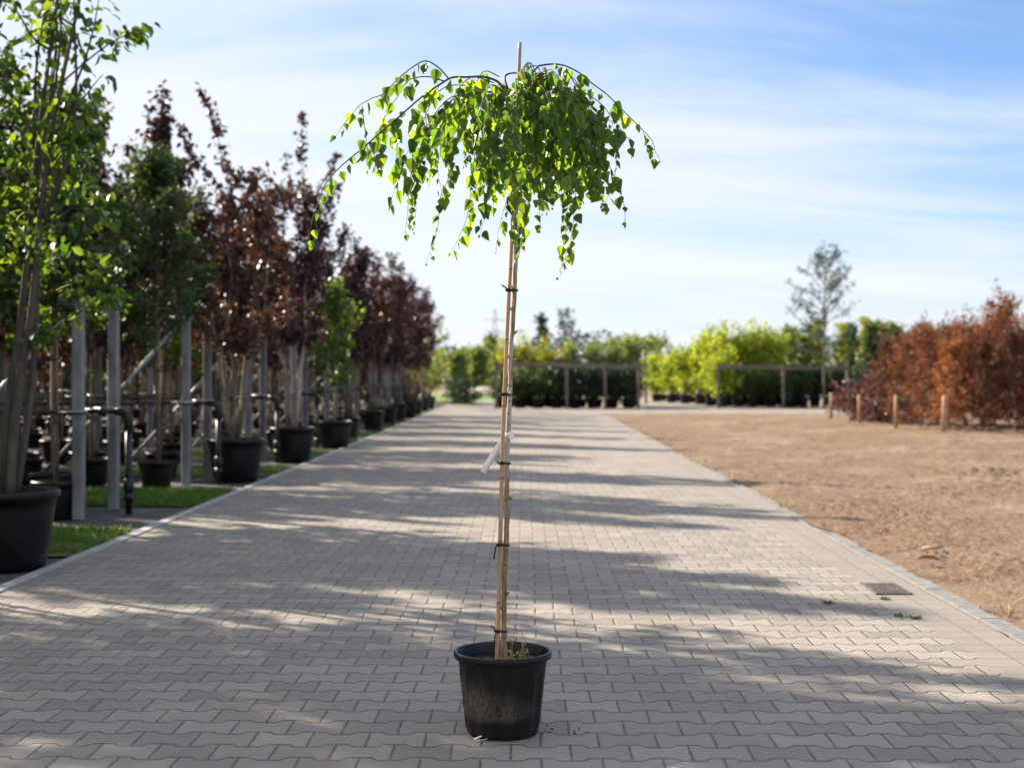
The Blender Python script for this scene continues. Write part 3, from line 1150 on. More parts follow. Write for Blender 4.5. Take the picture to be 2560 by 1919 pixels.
# hanging strings seen against the sky
for lst, d0, d1 in [
    ([(998, 292), (996, 320), (994, 352), (989, 411), (987, 467), (975, 513)], -.06, -.05),
    ([(1060, 250), (1066, 330), (1053, 403), (1040, 460), (1040, 526), (1032, 573)], -.05, -.10),
    ([(1150, 215), (1145, 330), (1121, 445), (1100, 496), (1096, 560), (1083, 611), (1066, 654)], -.1, -.22),
    ([(1200, 215), (1190, 350), (1180, 450), (1168, 539), (1147, 594), (1130, 628)], .05, .20),
    ([(1230, 230), (1222, 350), (1220, 480), (1202, 581)], -.15, -.25),
    ([(1300, 240), (1290, 380), (1278, 462), (1253, 547), (1240, 620)], -.12, -.2),
    ([(1310, 240), (1320, 380), (1317, 484), (1308, 569), (1298, 641)], -.1, -.12),
    ([(1330, 230), (1345, 380), (1345, 490), (1353, 569)], -.15, -.25),
    ([(1400, 220), (1430, 350), (1440, 430), (1436, 505), (1431, 577), (1419, 624), (1406, 666)], -.05, -.18),
    ([(1395, 215), (1415, 330), (1420, 430), (1418, 520), (1412, 600), (1400, 690)], .1, .16),
    ([(1098, 215), (1060, 300), (1040, 380), (1025, 450), (1018, 540), (1012, 580)], .02, .14),
    ([(947, 335), (944, 370), (940, 400), (938, 425)], -.09, -.09),
    ([(905, 265), (912, 320), (920, 380), (925, 420)], -.1, -.05),
    ([(1450, 235), (1478, 330), (1490, 400), (1498, 460), (1500, 510)], .05, .16),
]:
    px_twig(lst, d0, d1, r0=.0016, r1=.0005, spacing=.030, t0=.12)
# twigs all round the head
rz_ = random.Random(12)
head = L(1288, 250, .01)
for i in range(84):
    a = i * 2.39996 + rz_.gauss(0, .2)
    rad = .04 + .29 * math.sqrt(rz_.random())
    if math.cos(a) < -.1 and rz_.random() < .46:
        continue
    if math.cos(a) < 0:
        rad *= 1.10
    xs = math.cos(a) * rad
    ysd = math.sin(a) * rad * .95
    topz = head.z + .055 * math.exp(-(rad / .14) ** 2) + rz_.uniform(.0, .09) - .35 * max(0, rad - .14) ** 1.3
    start = Vector((head.x + xs * .35, head.y + ysd * .35, topz))
    ln = rz_.uniform(.10, .31) * (1.0 + .55 * (1 if rz_.random() < .16 else 0))
    if xs > .02:
        ln *= .92
    pts_t = [start, Vector((head.x + xs * .72, head.y + ysd * .72, topz + rz_.uniform(.0, .03))),
             Vector((head.x + xs, head.y + ysd, topz - .05 - .12 * rad)),
             Vector((head.x + xs * 1.10 + rz_.gauss(0, .015), head.y + ysd * 1.1 + rz_.gauss(0, .015), topz - .05 - .6 * ln)),
             Vector((head.x + xs * 1.13 + rz_.gauss(0, .03), head.y + ysd * 1.13 + rz_.gauss(0, .03), topz - .06 - ln - .05))]
    twig(pts_t, .0022, .0005, .034, .10, .050)
for i in range(86):
    a = i * 2.39996 + 1.0
    if i >= 46 and not (math.cos(a) > -.1 and math.sin(a) > -.5):
        continue
    if math.cos(a) < .05 and i % 5 < 3:
        continue
    rad = .03 + .26 * math.sqrt(rz_.random())
    if math.cos(a) < -.3:
        rad *= .8
    xs, ysd = math.cos(a) * rad + .02, math.sin(a) * rad
    topz = head.z + .03 - .28 * max(0, rad - .14) ** 1.3 - rz_.uniform(0, .20)
    ln = rz_.uniform(.05, .17)
    ox, oy = math.cos(a + rz_.gauss(0, .8)), math.sin(a + rz_.gauss(0, .8))
    s0_ = Vector((head.x + xs * .6, head.y + ysd * .6, topz))
    twig([s0_, s0_ + Vector((ox * .06, oy * .06, .015)), s0_ + Vector((ox * .12, oy * .12, -.02 - ln * .3)), s0_ + Vector((ox * .15, oy * .15, -.03 - ln))], .0016, .0005, .030, .1, .050)
tw.build('branches', M['twig'], birch)
fol = link('foliage', leaf_mesh('foliage', LP, LT, LN, LS, BIRCH, M['lf_birch']), birch)
# a few yellow leaves
yp = [(1236, 221, -.02), (1290, 326, -.13), (1294, 372, -.15)]
link('yellow_leaves', leaf_mesh('yellow_leaves', [tuple(L(x, y - 8, d)) for x, y, d in yp], [(.1, 0, -1), (-.9, -.2, -.3), (.8, -.2, -.4)], [(.4, -1, .2), (0, -.8, .5), (0, -.7, .5)], [.035, .026, .030], BIRCH, M['lf_yellow']), birch)
# dry weed growing in the pot
wd = MB()
for k in range(26):
    b0 = Vector((.045 + rz_.gauss(0, .020), -.03 + rz_.gauss(0, .03), .245))
    h_ = rz_.uniform(.02, .06) if k > 4 else rz_.uniform(.07, .14)
    e_ = b0 + Vector((rz_.gauss(.008, .014), rz_.gauss(0, .014), h_))
    wd.tube([b0, b0.lerp(e_, .5) + Vector((rz_.gauss(0, .005), 0, 0)), e_], [.0011, .0009, .0005], 4)
    if k < 16:
        for q in range(3):
            s_ = e_ + Vector((rz_.gauss(0, .006), rz_.gauss(0, .006), rz_.gauss(-.006, .006)))
            wd.box(tuple(s_), (.005, .004, .004), rz_.random() * 3)
wd.build('dry_weed', M['straw'], birch)
link('fallen_leaf', leaf_mesh('fallen_leaf', [(-.10, -.01, .256), (-.075, .03, .258), (-.05, -.02, .257)], [(1, .2, .05), (.8, -.5, .1), (.6, .5, .1)], [(0, 0, 1)] * 3, [.045, .035, .03], OVAL, M['dead_leaf']), birch)

print('birch leaves', len(LP))

# small things lying on the paving beside the pot
mb = MB()
p0 = Vector(((1222 - 1316) / FPX * 4.93, 4.93, .004))
mb.tube([p0 + Vector((-.05, -.03, .004)), p0 + Vector((-.02, -.01, .012)), p0 + Vector((.02, .01, .006))], [.004, .0028, .002], 5)
mb.tube([p0 + Vector((-.045, -.045, .002)), p0 + Vector((-.01, -.03, .004)), p0 + Vector((.015, .0, .010))], [.0012, .001, .001], 4)
tag(mb.build('plastic_scrap', M['paper']), 'small pale scrap of plastic with a bent wire beside the dirty pot', 'litter')

# ------------------------------------------------------------------ LEFT: rows of potted trees
protos = {}


def proto(key, *a, **k):
    o = potted(*a, **k)
    protos[key] = o
    return o


P_G1 = lambda: std_tree(101, 3.9, .30, 1.75, 30, (15, 72), (.7, 1.15), .080, 86, up=.08)
P_G2 = lambda: std_tree(102, 4.3, .30, 1.85, 32, (10, 70), (.65, 1.1), .062, 112, up=.06)
P_U1 = lambda: std_tree(111, 4.5, .30, 1.75, 22, (50, 84), (.9, 1.6), .088, 92, up=.12, shape='flat', twigs=3, twig_len=.2, droop=.8, whips=5)
P_U2 = lambda: std_tree(112, 3.9, .30, 1.70, 26, (20, 80), (.6, 1.15), .075, 64, up=.14, shape='flat', twigs=4, droop=.7, whips=8, lean=.2)
P_U3 = lambda: std_tree(113, 3.6, .30, 1.55, 28, (15, 78), (.6, 1.1), .074, 66, up=.14, shape='oval', twigs=4, droop=.6, whips=8, lean=.2)
specs = {'green': [('G1', P_G1, 'lf_green', OVAL), ('G2', P_G2, 'lf_green', KITE), ('G3', lambda: std_tree(103, 3.7, .3, 1.6, 30, (15, 65), (.55, .95), .074, 84, up=.05), 'lf_bright', KITE)],
         'purple': [('U1', P_U1, 'lf_purple', OVAL), ('U2', P_U2, 'lf_purple', WIDE), ('U3', P_U3, 'lf_brown', WIDE)]}
for fam, lst in specs.items():
    for key, fn, lm, tpl in lst:
        proto(key, 'potted_tree', fn(), tpl, M[lm], M['bark'], .235, .36, stake=2.15, ties=(.9, 1.5), stake_mat='bamboo' if key in ('G1', 'U1', 'U3') else 'bamboo_old')

used_proto = set()


def place_proto(key, loc, rz, sc, label, group):
    src = protos[key]
    if key not in used_proto:
        used_proto.add(key)
        o = src
        KIDS[src] = [(c, kids(c)) for c in kids(src)]
        o.location = loc
        o.rotation_euler = (0, 0, rz)
        o.scale = (sc,) * 3
    else:
        o = dup(src, loc, rz, sc)
    tag(o, label, 'tree', group)
    return o


KCOL = {'G1': 'dark green', 'G2': 'small-leaved dark green', 'G3': 'fresh green', 'U1': 'dark purple', 'U2': 'deep purple', 'U3': 'reddish brown'}
rr_ = random.Random(21)
for k in range(-1, 10):
    yk = ROW0 + PITCH * k
    near = k <= 1
    for fi, off in enumerate((-.42, .42)):
        nx = {-1: 3, 0: 8, 1: 10, 2: 13, 3: 14}.get(k, 12)
        for j in range(nx):
            x = -4.12 - j * .84 - (.30 if fi else 0) + rr_.gauss(0, .05)
            y = yk + off + rr_.gauss(0, .05)
            if k == 2 and j == 0 and fi == 0:
                x, y = -4.07, 15.6
            # keep clear of the concrete posts at x -3.9 and -6.3
            if k <= 1:
                key = rr_.choice(['G1', 'G2', 'G3', 'G1', 'G2'])
            elif k == 2:
                key = ['G2', 'U1', 'G1', 'U1', 'G2'][j % 5] if fi == 0 else ['U1', 'G1', 'U3', 'G2', 'G1'][j % 5]
            elif k == 3:
                key = ['U2', 'G3', 'U3', 'U1', 'G2'][j % 5] if fi == 0 else ['U3', 'U2', 'G2', 'U3', 'U1'][j % 5]
            else:
                key = rr_.choice(['U1', 'U2', 'U3', 'U2', 'U3', 'U2', 'G3' if k % 3 == 0 else 'U3'])
            sc = rr_.uniform(.88, 1.06) * (1.0 if k < 4 else (.93 if k < 6 else .86)) * (.88 if k >= 2 and j >= 1 else 1.0)
            if k == 2 and j == 0:
                sc = (.86, .90)[fi]
            place_proto(key, (x, y, 0), rr_.uniform(0, 6.28), sc,
                        '%s staked tree, %s from the road, %s file of the %s left row' % (KCOL[key], ORD[j], ('near', 'far')[fi], ORD[k + 1]),
                        'staked potted trees in rows left of the road')

P, T, N, S = [], [], [], []
rh = random.Random(17)
for i in range(30000):
    if i % 3:
        x, y = -17.5 + rh.gauss(0, .5), rh.uniform(14, 66)
    else:
        x, y = rh.uniform(-17.5, -4.6), 62.5 + rh.gauss(0, .5)
    P.append((x, y, rh.uniform(.0, 1) * (3.6 + .8 * mnoise.noise(Vector((x * .5, y * .5, 0))))))
    T.append((rh.gauss(0, 1), rh.gauss(0, 1), rh.gauss(0, .8)))
    N.append((rh.gauss(0, 1), rh.gauss(0, 1), .6))
    S.append(rh.uniform(.22, .42))
hroot = empty('added_hedge', (0, 0, 0))  # added as a dark backdrop so no bright ground shows between trunks
link('foliage', leaf_mesh('foliage', P, T, N, S, KITE, M['lf_dark']), hroot)
mb = MB()
for q in range(53):
    mb.tube([(-17.5 + rh.gauss(0, .1), 14 + q, 0), (-17.5 + rh.gauss(0, .1), 14 + q + rh.gauss(0, .1), 2.4)], [.04, .02], 5)
mb.build('stems', M['bark'], hroot)
tag(hroot, 'dense dark leaf screen added to close bright gaps behind the left tree rows', 'added_hedge')

# front row: big pots right by the kerb
GF = 'large potted trees standing along the left kerb'
# nearest multi-stem tree
t = Tree(300)
z0 = .43


def hand(pts, tr, n_limb, clo, dens=40, size=.085, seed=1, ln=(.35, .7)):
    r = t.r
    pts = smooth_path([Vector(p) for p in pts], 3)
    n = len(pts)
    t.w.tube(pts, [tr * (1 - .80 * i / (n - 1)) for i in range(n)], 8)
    for i in range(n_limb):
        f = clo + (1 - clo) * (i + r.random()) / n_limb
        p, dd = along(pts, min(.98, f))
        b = r.uniform(0, 6.28)
        e = R(r.uniform(5, 50))
        t.limb(p, (math.cos(b) * math.cos(e), math.sin(b) * math.cos(e), math.sin(e)), r.uniform(*ln), tr * .30, size, dens * .8, .03, 3, .22, .9, .03, t0=.35)
    t.clothe(pts, int(dens * 1.2), size, max(clo, .5), .9, .04)


hand([(.03, -.02, z0), (.08, -.03, 1.0), (.15, -.05, 1.41), (.20, -.05, 1.74), (.26, -.06, 2.35), (.36, -.08, 2.95), (.53, -.10, 3.71), (.58, -.1, 4.0)], .036, 7, .42)
hand([(-.02, .02, z0), (.02, .02, 1.1), (.09, .03, 1.59), (.15, .04, 2.2), (.20, .06, 2.8), (.32, .08, 3.71), (.36, .1, 4.0)], .033, 7, .42)
hand([(-.03, -.05, z0), (-.08, -.12, 1.2), (-.10, -.16, 1.9), (-.05, -.2, 2.6), (.02, -.22, 3.3), (.05, -.22, 3.9)], .030, 9, .36)
hand([(-.06, .05, z0), (-.22, .10, 1.2), (-.35, .15, 2.0), (-.42, .2, 2.8), (-.45, .2, 3.7)], .033, 9, .36)
hand([(.04, .06, z0), (.10, .22, 1.2), (.10, .35, 2.0), (.12, .42, 2.8), (.2, .45, 3.5)], .030, 9, .36)
for lst, r0_, nn, dd_ in [
    ([(92, 470), (120, 400), (150, 320), (163, 200), (160, 60), (158, -40)], .017, 44, -.08), ([(76, 420), (92, 300), (118, 180), (130, 60), (128, -40)], .015, 40, .05),
    ([(120, 285), (160, 235), (205, 178), (222, 160)], .008, 18, -.1), ([(98, 500), (150, 410), (190, 345), (214, 305)], .009, 24, -.12), ([(60, 330), (72, 240), (78, 130), (95, 20), (100, -40)], .014, 36, .12),
    ([(150, 210), (185, 120), (205, 40), (215, -20)], .009, 26, -.05), ([(72, 540), (120, 500), (175, 470), (215, 452)], .007, 26, -.16)]:
    pp = smooth_path([W(x * 1.1573, y * 1.1573, 9.27 + dd_) - Vector((-3.41, 9.27, 0)) for x, y in lst], 4)
    kk = len(pp) - 1
    t.w.tube(pp, [r0_ * (1 - .75 * i / kk) for i in range(kk + 1)], 6)
    for q in range(nn):
        p, dd = along(pp, t.r.uniform(.35, 1))
        t.leaf(p + Vector((t.r.gauss(0, .05), t.r.gauss(0, .05), 0)), dd, .088, 1.1, .04)
# reaching boughs on the road side
for (s_, e_, nn) in [((.40, -.08, 3.15), (.97, -.12, 3.50), 46), ((.15, -.05, 1.42), (.82, -.10, 1.80), 34), ((.10, -.04, 1.30), (.34, -.12, 1.58), 26), ((.30, -.06, 2.55), (.62, -.1, 2.86), 40), ((.24, .02, 2.2), (.66, .0, 2.42), 34)]:
    s_, e_ = Vector(s_), Vector(e_)
    md = s_.lerp(e_, .55) + Vector((0, 0, .05))
    pp = smooth_path([s_, md, e_], 4)
    t.w.tube(pp, [.008 - .006 * i / (len(pp) - 1) for i in range(len(pp))], 5)
    for q in range(nn):
        p, dd = along(pp, t.r.uniform(.45, 1))
        t.leaf(p, dd, .088, 1.1, .035)
big = empty('potted_tree', (-3.41, 9.27, 0))
link('pot', pot_mesh(.345, .51, 48), big)
link('potting_soil', soil_disc(.32, .44), big)
w_, c_ = t.meshes(OVAL, M['lf_near'], M['bark_near'])
link('trunk', w_, big)
link('crown', c_, big)
tag(big, 'multi-stemmed green tree in the nearest big black pot at the left edge', 'tree', GF)


def whip(tree, loc, dpts, Y, n, size):
    """a long leafy shoot reaching above the head of a tree"""
    pts = smooth_path([W(x * 1.1573, y * 1.1573, Y) - Vector(loc) for x, y in dpts], 4)
    k = len(pts) - 1
    tree.w.tube(pts, [.010 - .0075 * i / k for i in range(k + 1)], 5)
    for q in range(int(n * 1.9)):
        u = tree.r.uniform(.0, 1) ** 1.1
        p, d = along(pts, u)
        tree.leaf(p, d, size * (1.05 - .25 * u), .9, .062 - .04 * u)


def front(name, tree, tpl, lm, bark, x, y, pr, ph, label, **k):
    o = potted(name, tree, tpl, M[lm], M[bark], pr, ph, **k)
    o.location = (x, y, 0)
    tag(o, label, 'tree', GF)
    return o


t301 = multi_tree(301, .40, 5, 3.6, .55, 1.45, 8, (10, 60), (.4, .75), .07, 66, tr=.026)
for dp_, n_ in [([(570, 560), (560, 470), (515, 400), (478, 330), (462, 250), (430, 188)], 150), ([(500, 480), (470, 400), (425, 350), (405, 310), (392, 268)], 80), ([(560, 520), (548, 440), (545, 395), (556, 370)], 60), ([(520, 520), (575, 430), (582, 365)], 40)]:
    whip(t301, (-3.43, 16.75, 0), dp_, 16.75, n_, .10)
t302 = multi_tree(302, .40, 5, 4.3, .42, 1.55, 9, (15, 65), (.35, .7), .062, 70, tr=.040)
for dp_, n_ in [([(650, 520), (655, 420), (652, 330), (655, 240)], 130), ([(640, 470), (625, 400), (618, 330)], 45), ([(665, 460), (700, 390), (727, 332)], 55), ([(670, 500), (715, 430), (735, 395)], 40), ([(690, 520), (712, 470), (708, 400)], 50)]:
    whip(t302, (-3.36, 20.4, 0), dp_, 20.4, n_, .085)
front('potted_tree', t301, OVAL, 'lf_brown', 'bark_pale', -3.43, 16.75, .345, .50,
      'multi-stemmed reddish brown tree in a big black pot beside the second pair of posts')
front('potted_tree', t302, WIDE, 'lf_purple', 'birch_white', -3.36, 20.4, .335, .50,
      'purple-leaved birch with several white stems in a big black pot by the kerb')
front('potted_tree', std_tree(303, 2.75, .4, 1.05, 22, (10, 60), (.35, .6), .065, 60, tr=.018), WIDE, 'lf_near', 'bark', -3.30, 24.3, .33, .46,
      'small bright green maple on a wooden stake in a wide black pot', stake=1.6, ties=(1.1,), stake_mat='stake_wood')
src = front('potted_tree', multi_tree(304, .36, 5, 4.2, .42, 1.4, 7, (45, 84), (.5, 1.0), .075, 56, tr=.026), WIDE, 'lf_purple', 'bark', -3.42, 27.3, .25, .44,
            'purple bush-headed tree in a narrow black pot just past the bright green maple')
KIDS[src] = [(c, kids(c)) for c in kids(src)]
src2 = front('potted_tree', multi_tree(305, .36, 5, 3.8, .40, 1.3, 7, (40, 84), (.5, 1.0), .072, 56, tr=.026), WIDE, 'lf_brown', 'bark', -3.36, 31.2, .26, .45,
             'reddish brown tree in a black pot, second past the bright green maple')
KIDS[src2] = [(c, kids(c)) for c in kids(src2)]
far_front = [(34.6, src, 'sixth'), (37.6, src2, 'seventh'), (40.8, src, 'eighth'), (43.6, src2, 'ninth'), (46.6, src, 'tenth')]
for i, (y, s_, od) in enumerate(far_front):
    o = dup(s_, (-3.38 - .03 * (i % 2), y, 0), 1.3 * i + .5, .98)
    tag(o, '%s tree in a black pot, %s in the far kerb line towards the crossing' % ('purple' if s_ == src else 'reddish brown', ORD[i]), 'tree', GF)
front('potted_tree', multi_tree(306, .34, 4, 3.0, .45, .9, 7, (15, 60), (.45, .9), .075, 36, tr=.02), KITE, 'lf_bright', 'bark', -3.45, 50.2, .26, .44,
      'loose green tree in a black pot ending the kerb row before the dark shrubs')
front('potted_tree', multi_tree(307, .34, 5, 2.1, .5, .6, 8, (10, 50), (.4, .7), .07, 60, tr=.02), KITE, 'lf_yellowgreen', 'bark', -3.75, 54.0, .28, .40,
      'low yellow-green bushy tree in a pot beyond the loose green tree')

# concrete posts in pairs, with clamps
post_z = 1.98


def make_post():
    root = empty('concrete_post')
    mb = MB()
    mb.rbox((0, 0, post_z / 2), (.096, .096, post_z), .012)
    mb.build('shaft', M['concrete'], root)
    for z in (.93, 1.88):
        cb = MB()
        cb.box((0, -.0525, z), (.112, .008, .036))
        cb.box((0, .0525, z), (.112, .008, .036))
        cb.box((-.052, 0, z), (.007, .097, .036))
        cb.box((.052, 0, z), (.007, .097, .036))
        cb.tube([(-.16, -.071, z), (.10, -.071, z)], .014, 8)
        cb.build('clamp', M['galv'], root)
    return root


post0 = make_post()
KIDS[post0] = [(c, kids(c)) for c in kids(post0)]
first = True
NAMEP = {1: 'nearest', 2: 'second', 3: 'third', 4: 'fourth', 5: 'fifth', 6: 'sixth', 7: 'seventh', 8: 'eighth', 9: 'ninth'}
for k in range(1, 10):
    yk = ROW0 + PITCH * k
    for fi, off in enumerate((-.455, .455)):
        xx = -3.92 + (.04 if fi else 0) + .02 * (k % 3)
        for deep in (0, 1):
            if deep and k > 4:
                continue
            x = xx if not deep else -6.32
            if first:
                o, first = post0, False
                o.location = (x, yk + off, 0)
            else:
                o = dup(post0, (x, yk + off, 0), rr_.gauss(0, .03), (1, 1, 1 + rr_.gauss(0, .012)))
            if not deep:
                tag(o, '%s concrete post of the %s pair along the road' % (('nearer', 'farther')[fi], NAMEP[k]), 'post', 'concrete posts holding up the tree rows')
            else:
                tag(o, '%s concrete post deep among the trees behind the %s roadside pair' % (('nearer', 'farther')[fi], NAMEP[k]), 'post', 'concrete posts holding up the tree rows')

# diagonal braces
for k in range(1, 8):
    yk = ROW0 + PITCH * k
    mb = MB()
    mb.tube([(-3.96, yk - .36, 1.86), (-5.62, yk - .36, .04)], .021, 8)
    o = mb.build('brace_pipe', M['galv'])
    tag(o, 'sloping steel pipe bracing the %s pair of concrete posts' % NAMEP[k], 'brace', 'steel braces behind the concrete posts')

# long support pipes along each row and the risers by the road
for k in range(1, 9):
    yk = ROW0 + PITCH * k
    for fi, off in enumerate((-.455, .455)):
        mb = MB()
        y = yk + off - .078
        pts = [(-3.80, y, .93)] + [(-4.0 - q * .8, y + .008 * math.sin(q * 2.1), .925 - .010 * math.sin(q * 1.3) ** 2) for q in range(0, 8)]
        mb.tube(pts, .011, 6)
        o = mb.build('drip_line', M['hose'])
        tag(o, 'thin black water line running left from the %s post of the %s pair' % (('nearer', 'farther')[fi], NAMEP[k]), 'water pipe', 'black water lines along the tree rows')
    root = empty('water_riser', (-3.585 if k == 1 else -3.52, yk - .02 if k == 1 else yk - .40, 0))
    mb = MB()
    mb.tube([(0, 0, 0), (0, 0, .78)], .030, 10)
    mb.build('pipe', M['hose'], root)
    mb = MB()
    mb.tube([(0, 0, .75), (0, 0, .86), (-.015, 0, .905), (-.06, 0, .925), (-.12, 0, .93)], [.044, .044, .044, .040, .036], 10)
    mb.build('elbow', M['hose'], root)
    mb = MB()
    mb.tube([(-.12, 0, .93), (-.42, 0, .935)], .024, 8)
    mb.tube([(-.20, 0, .931), (-.27, 0, .932)], .036, 8)
    mb.build('branch_pipe', M['hose'], root)
    mb = MB()
    mb.tube([(0, 0, .20), (0, 0, .225), (0, 0, .30), (0, 0, .325)], [.036, .047, .047, .036], 10)
    mb.tube([(0, 0, .12), (0, 0, .19)], .042, 10)
    mb.build('coupling', M['hose'], root)
    tag(root, 'black water riser with an elbow beside the %s pair of concrete posts' % NAMEP[k], 'water pipe', 'black water risers by the road')

# top tie rails between posts of a pair
for k in range(1, 8):
    yk = ROW0 + PITCH * k
    mb = MB()
    mb.tube([(-4.05, yk - .54, 1.90), (-3.80, yk - .54, 1.90)], .022, 8)
    mb.tube([(-3.985, yk - .56, 1.90), (-3.965, yk + .56, 1.90)], .020, 8)
    tag(mb.build('tie_rail', M['galv']), 'short steel pipe joining the tops of the %s pair of posts' % NAMEP[k], 'rail', 'steel rails joining post tops')

print('left side built')

# ------------------------------------------------------------------ RIGHT: drain, debris, copper beeches
dr = empty('drain_grate', (2.11, 8.38, 0))
dr.scale = (.70, .95, 1)
mb = MB()
for q in range(9):
    mb.box((0, -.18 + q * .045, .006), (.25, .030, .012))
mb.build('bars', M['iron'], dr)
mb = MB()
for s_ in (-1, 1):
    mb.box((s_ * .1375, 0, .004), (.02, .43, .016))
    mb.box((0, s_ * .2075, .003), (.25, .02, .013))
mb.build('frame', M['iron'], dr)
mb = MB()
mb.box((0, 0, .0015), (.25, .39, .002))
mb.build('dark_slot_sheet', M['hose'], dr)  # flat black sheet standing in for the shaded hollow under the bars
tag(dr, 'small slotted iron drain grate set in the paving by the right kerb', 'drain')

o = link('dead_leaf', leaf_mesh('dead_leaf', [(0, 0, .0)], [(1, -.25, .05)], [(.1, -.2, 1)], [.17], OVAL, M['dead_leaf']))
o.location = W(2288, 1414, 9.4)
o.location.z = .045
tag(o, 'curled dark red-brown leaf lying on the soil past the drain', 'leaf')
mb = MB()
mb.add([(-.07, -.02, 0), (.07, -.01, .012), (.075, .02, .018), (-.06, .02, .008)], [(0, 1, 2, 3)])
mb.tube([(-.07, 0, 0), (.075, .005, .02)], .012, 5)
o = mb.build('wood_chip', M['post_wood'])
o.location = (W(2330, 1387, 10.0).x, 10.0, .04)
tag(o, 'pale splinter of wood lying on the soil behind the red-brown leaf', 'wood')
GW = 'green weeds sprouting from the paving joints by the drain'
rw = random.Random(9)
for (px_, py_, lb_) in [(2211, 1498, 'largest weed tuft just below the drain grate'), (2250, 1541, 'small weed tuft in the row nearest the right kerb'), (2289, 1546, 'dark weed tuft closest to the kerb stones'),
                        (2070, 1508, 'lone weed tuft well left of the drain grate'), (1838, 1745, 'tiny yellow weed tuft in the foreground paving')]:
    Y = CAM_H * FPX / (py_ - 933)
    Pq, Tq, Nq, Sq = [], [], [], []
    for q in range(30):
        Pq.append((rw.gauss(0, .014), rw.gauss(0, .012), 0))
        Tq.append((rw.gauss(0, .9), rw.gauss(0, .9), .7))
        Nq.append((rw.gauss(0, .4), rw.gauss(0, .4), 1))
        Sq.append(rw.uniform(.010, .026))
    if 'tiny' in lb_:
        Pq, Tq, Nq, Sq = Pq[:5], Tq[:5], Nq[:5], [.014] * 5
    o = link('weed', leaf_mesh('weed', Pq, Tq, Nq, Sq, KITE, M['lf_yellowgreen' if 'tiny' in lb_ else 'lf_green']))
    o.location = ((px_ - 1316) / FPX * Y, Y, .002)
    tag(o, lb_, 'weed', GW)
P, T, N, S = [], [], [], []
for q in range(46):
    Y = rw.uniform(6.5, 34)
    cx_, cn = SX0 + rw.gauss(.03, .05), rw.randint(3, 14)
    for _ in range(cn):
        P.append((cx_ + rw.gauss(0, .03), Y + rw.gauss(0, .05), .004))
        T.append((rw.gauss(0, .8), rw.gauss(0, .8), .7))
        N.append((rw.gauss(0, 1), rw.gauss(0, 1), .3))
        S.append(rw.uniform(.03, .09))
tag(link('dry_grass', leaf_mesh('dry_grass', P, T, N, S, blade, M['straw'])), 'wisps of dry grass where the soil meets the right kerb', 'grass', kind='stuff')
o = link('dead_leaf', leaf_mesh('dead_leaf', [(0, 0, 0), (.006, .004, .002)], [(1, .3, .12), (.9, -.3, .2)], [(.2, -.3, 1), (0, .4, 1)], [.030, .024], OVAL, M['lf_yellow']))
o.location = W(754, 1643, CAM_H * FPX / (1643 - 933))
o.location.z = .006
tag(o, 'tiny yellow leaf lying on the paving left of the pot', 'leaf')
# crumbs of soil on the paving right of the pot
mb = MB()
for q in range(11):
    mb.box((rw.gauss(0, .08), rw.gauss(0, .05), .002), (rw.uniform(.003, .007), rw.uniform(.003, .007), .004), rw.random() * 3)
o = mb.build('crumbs', M['compost'])
o.location = ((1410 - 1316) / FPX * 5.0, 5.02, .0)
tag(o, 'dark crumbs of compost scattered on the paving right of the pot', 'crumbs', kind='stuff')

# copper beeches
GB = 'copper beech trees planted in a block on the right'
bp = []
for i, (sd_, H_, lmx) in enumerate([(401, 2.8, 'lf_copper'), (402, 2.5, 'lf_copper_dark'), (403, 3.0, 'lf_copper'), (404, 2.6, 'lf_copper_orange')]):
    tt_ = std_tree(sd_, H_ * .84, 0, .15, 30, (5, 68), (.5, .95), .060, 60, tr=.020, up=.12, twigs=4, twig_len=.24, shape='oval', droop=.25, spread=.04, whips=12, lean=.35)
    ro = empty('copper_beech')
    w_, c_ = tt_.meshes(WIDE, M[lmx], M['bark_light'])
    link('trunk', w_, ro)
    link('crown', c_, ro)
    KIDS[ro] = [(c, kids(c)) for c in kids(ro)]
    bp.append([ro, False])
rb2 = random.Random(31)
for r_ in range(5):
    for c in range(8):
        x = 9.05 + c * .74 + rb2.gauss(0, .08)
        y = 30.9 + r_ * 1.15 + rb2.gauss(0, .12)
        ent = bp[rb2.randrange(4)]
        sc = (.86 + .035 * min(c, 5) + rb2.gauss(0, .08))
        if not ent[1]:
            ent[1] = True
            o = ent[0]
            o.location = (x, y, 0)
            o.rotation_euler = (0, 0, rb2.random() * 6)
            o.scale = (sc,) * 3
        else:
            o = dup(ent[0], (x, y, 0), rb2.random() * 6, sc)
        tag(o, 'copper beech with rusty leaves, %s from the left in %s row of the block' % (ORD[c], ('front', 'second', 'third', 'fourth', 'rearmost')[r_]), 'tree', GB)


def bush(seed, r, h, n, size, tpl, lm, stems=9, low=.05):
    t = Tree(seed)
    rg = t.r
    for s_ in range(stems):
        a = rg.uniform(0, 6.28)
        e = R(rg.uniform(10, 85))
        ln = rg.uniform(.7, 1.0)
        tip = Vector((math.cos(a) * math.cos(e) * r, math.sin(a) * math.cos(e) * r, low + math.sin(e) * h)) * 1.0
        pts = smooth_path([Vector((rg.gauss(0, .05), rg.gauss(0, .05), low)), Vector((tip.x * .5, tip.y * .5, low + (tip.z - low) * .62)), tip * ln], 3)
        t.w.tube(pts, [.012 * (1 - .8 * i / (len(pts) - 1)) + .002 for i in range(len(pts))], 4)
        for c in range(5):
            p, d = along(pts, rg.uniform(.12, 1))
            tp = curve(rg, p, (rg.gauss(0, 1), rg.gauss(0, 1), rg.gauss(.3, .7)), r * .45, 3, .05, .2)
            t.clothe(tp, max(3, n // (stems * 6)), size, .1, .3, size * .7)
        t.clothe(pts, max(3, n // (stems * 6)), size, .2, .3, size * .7)
    return t


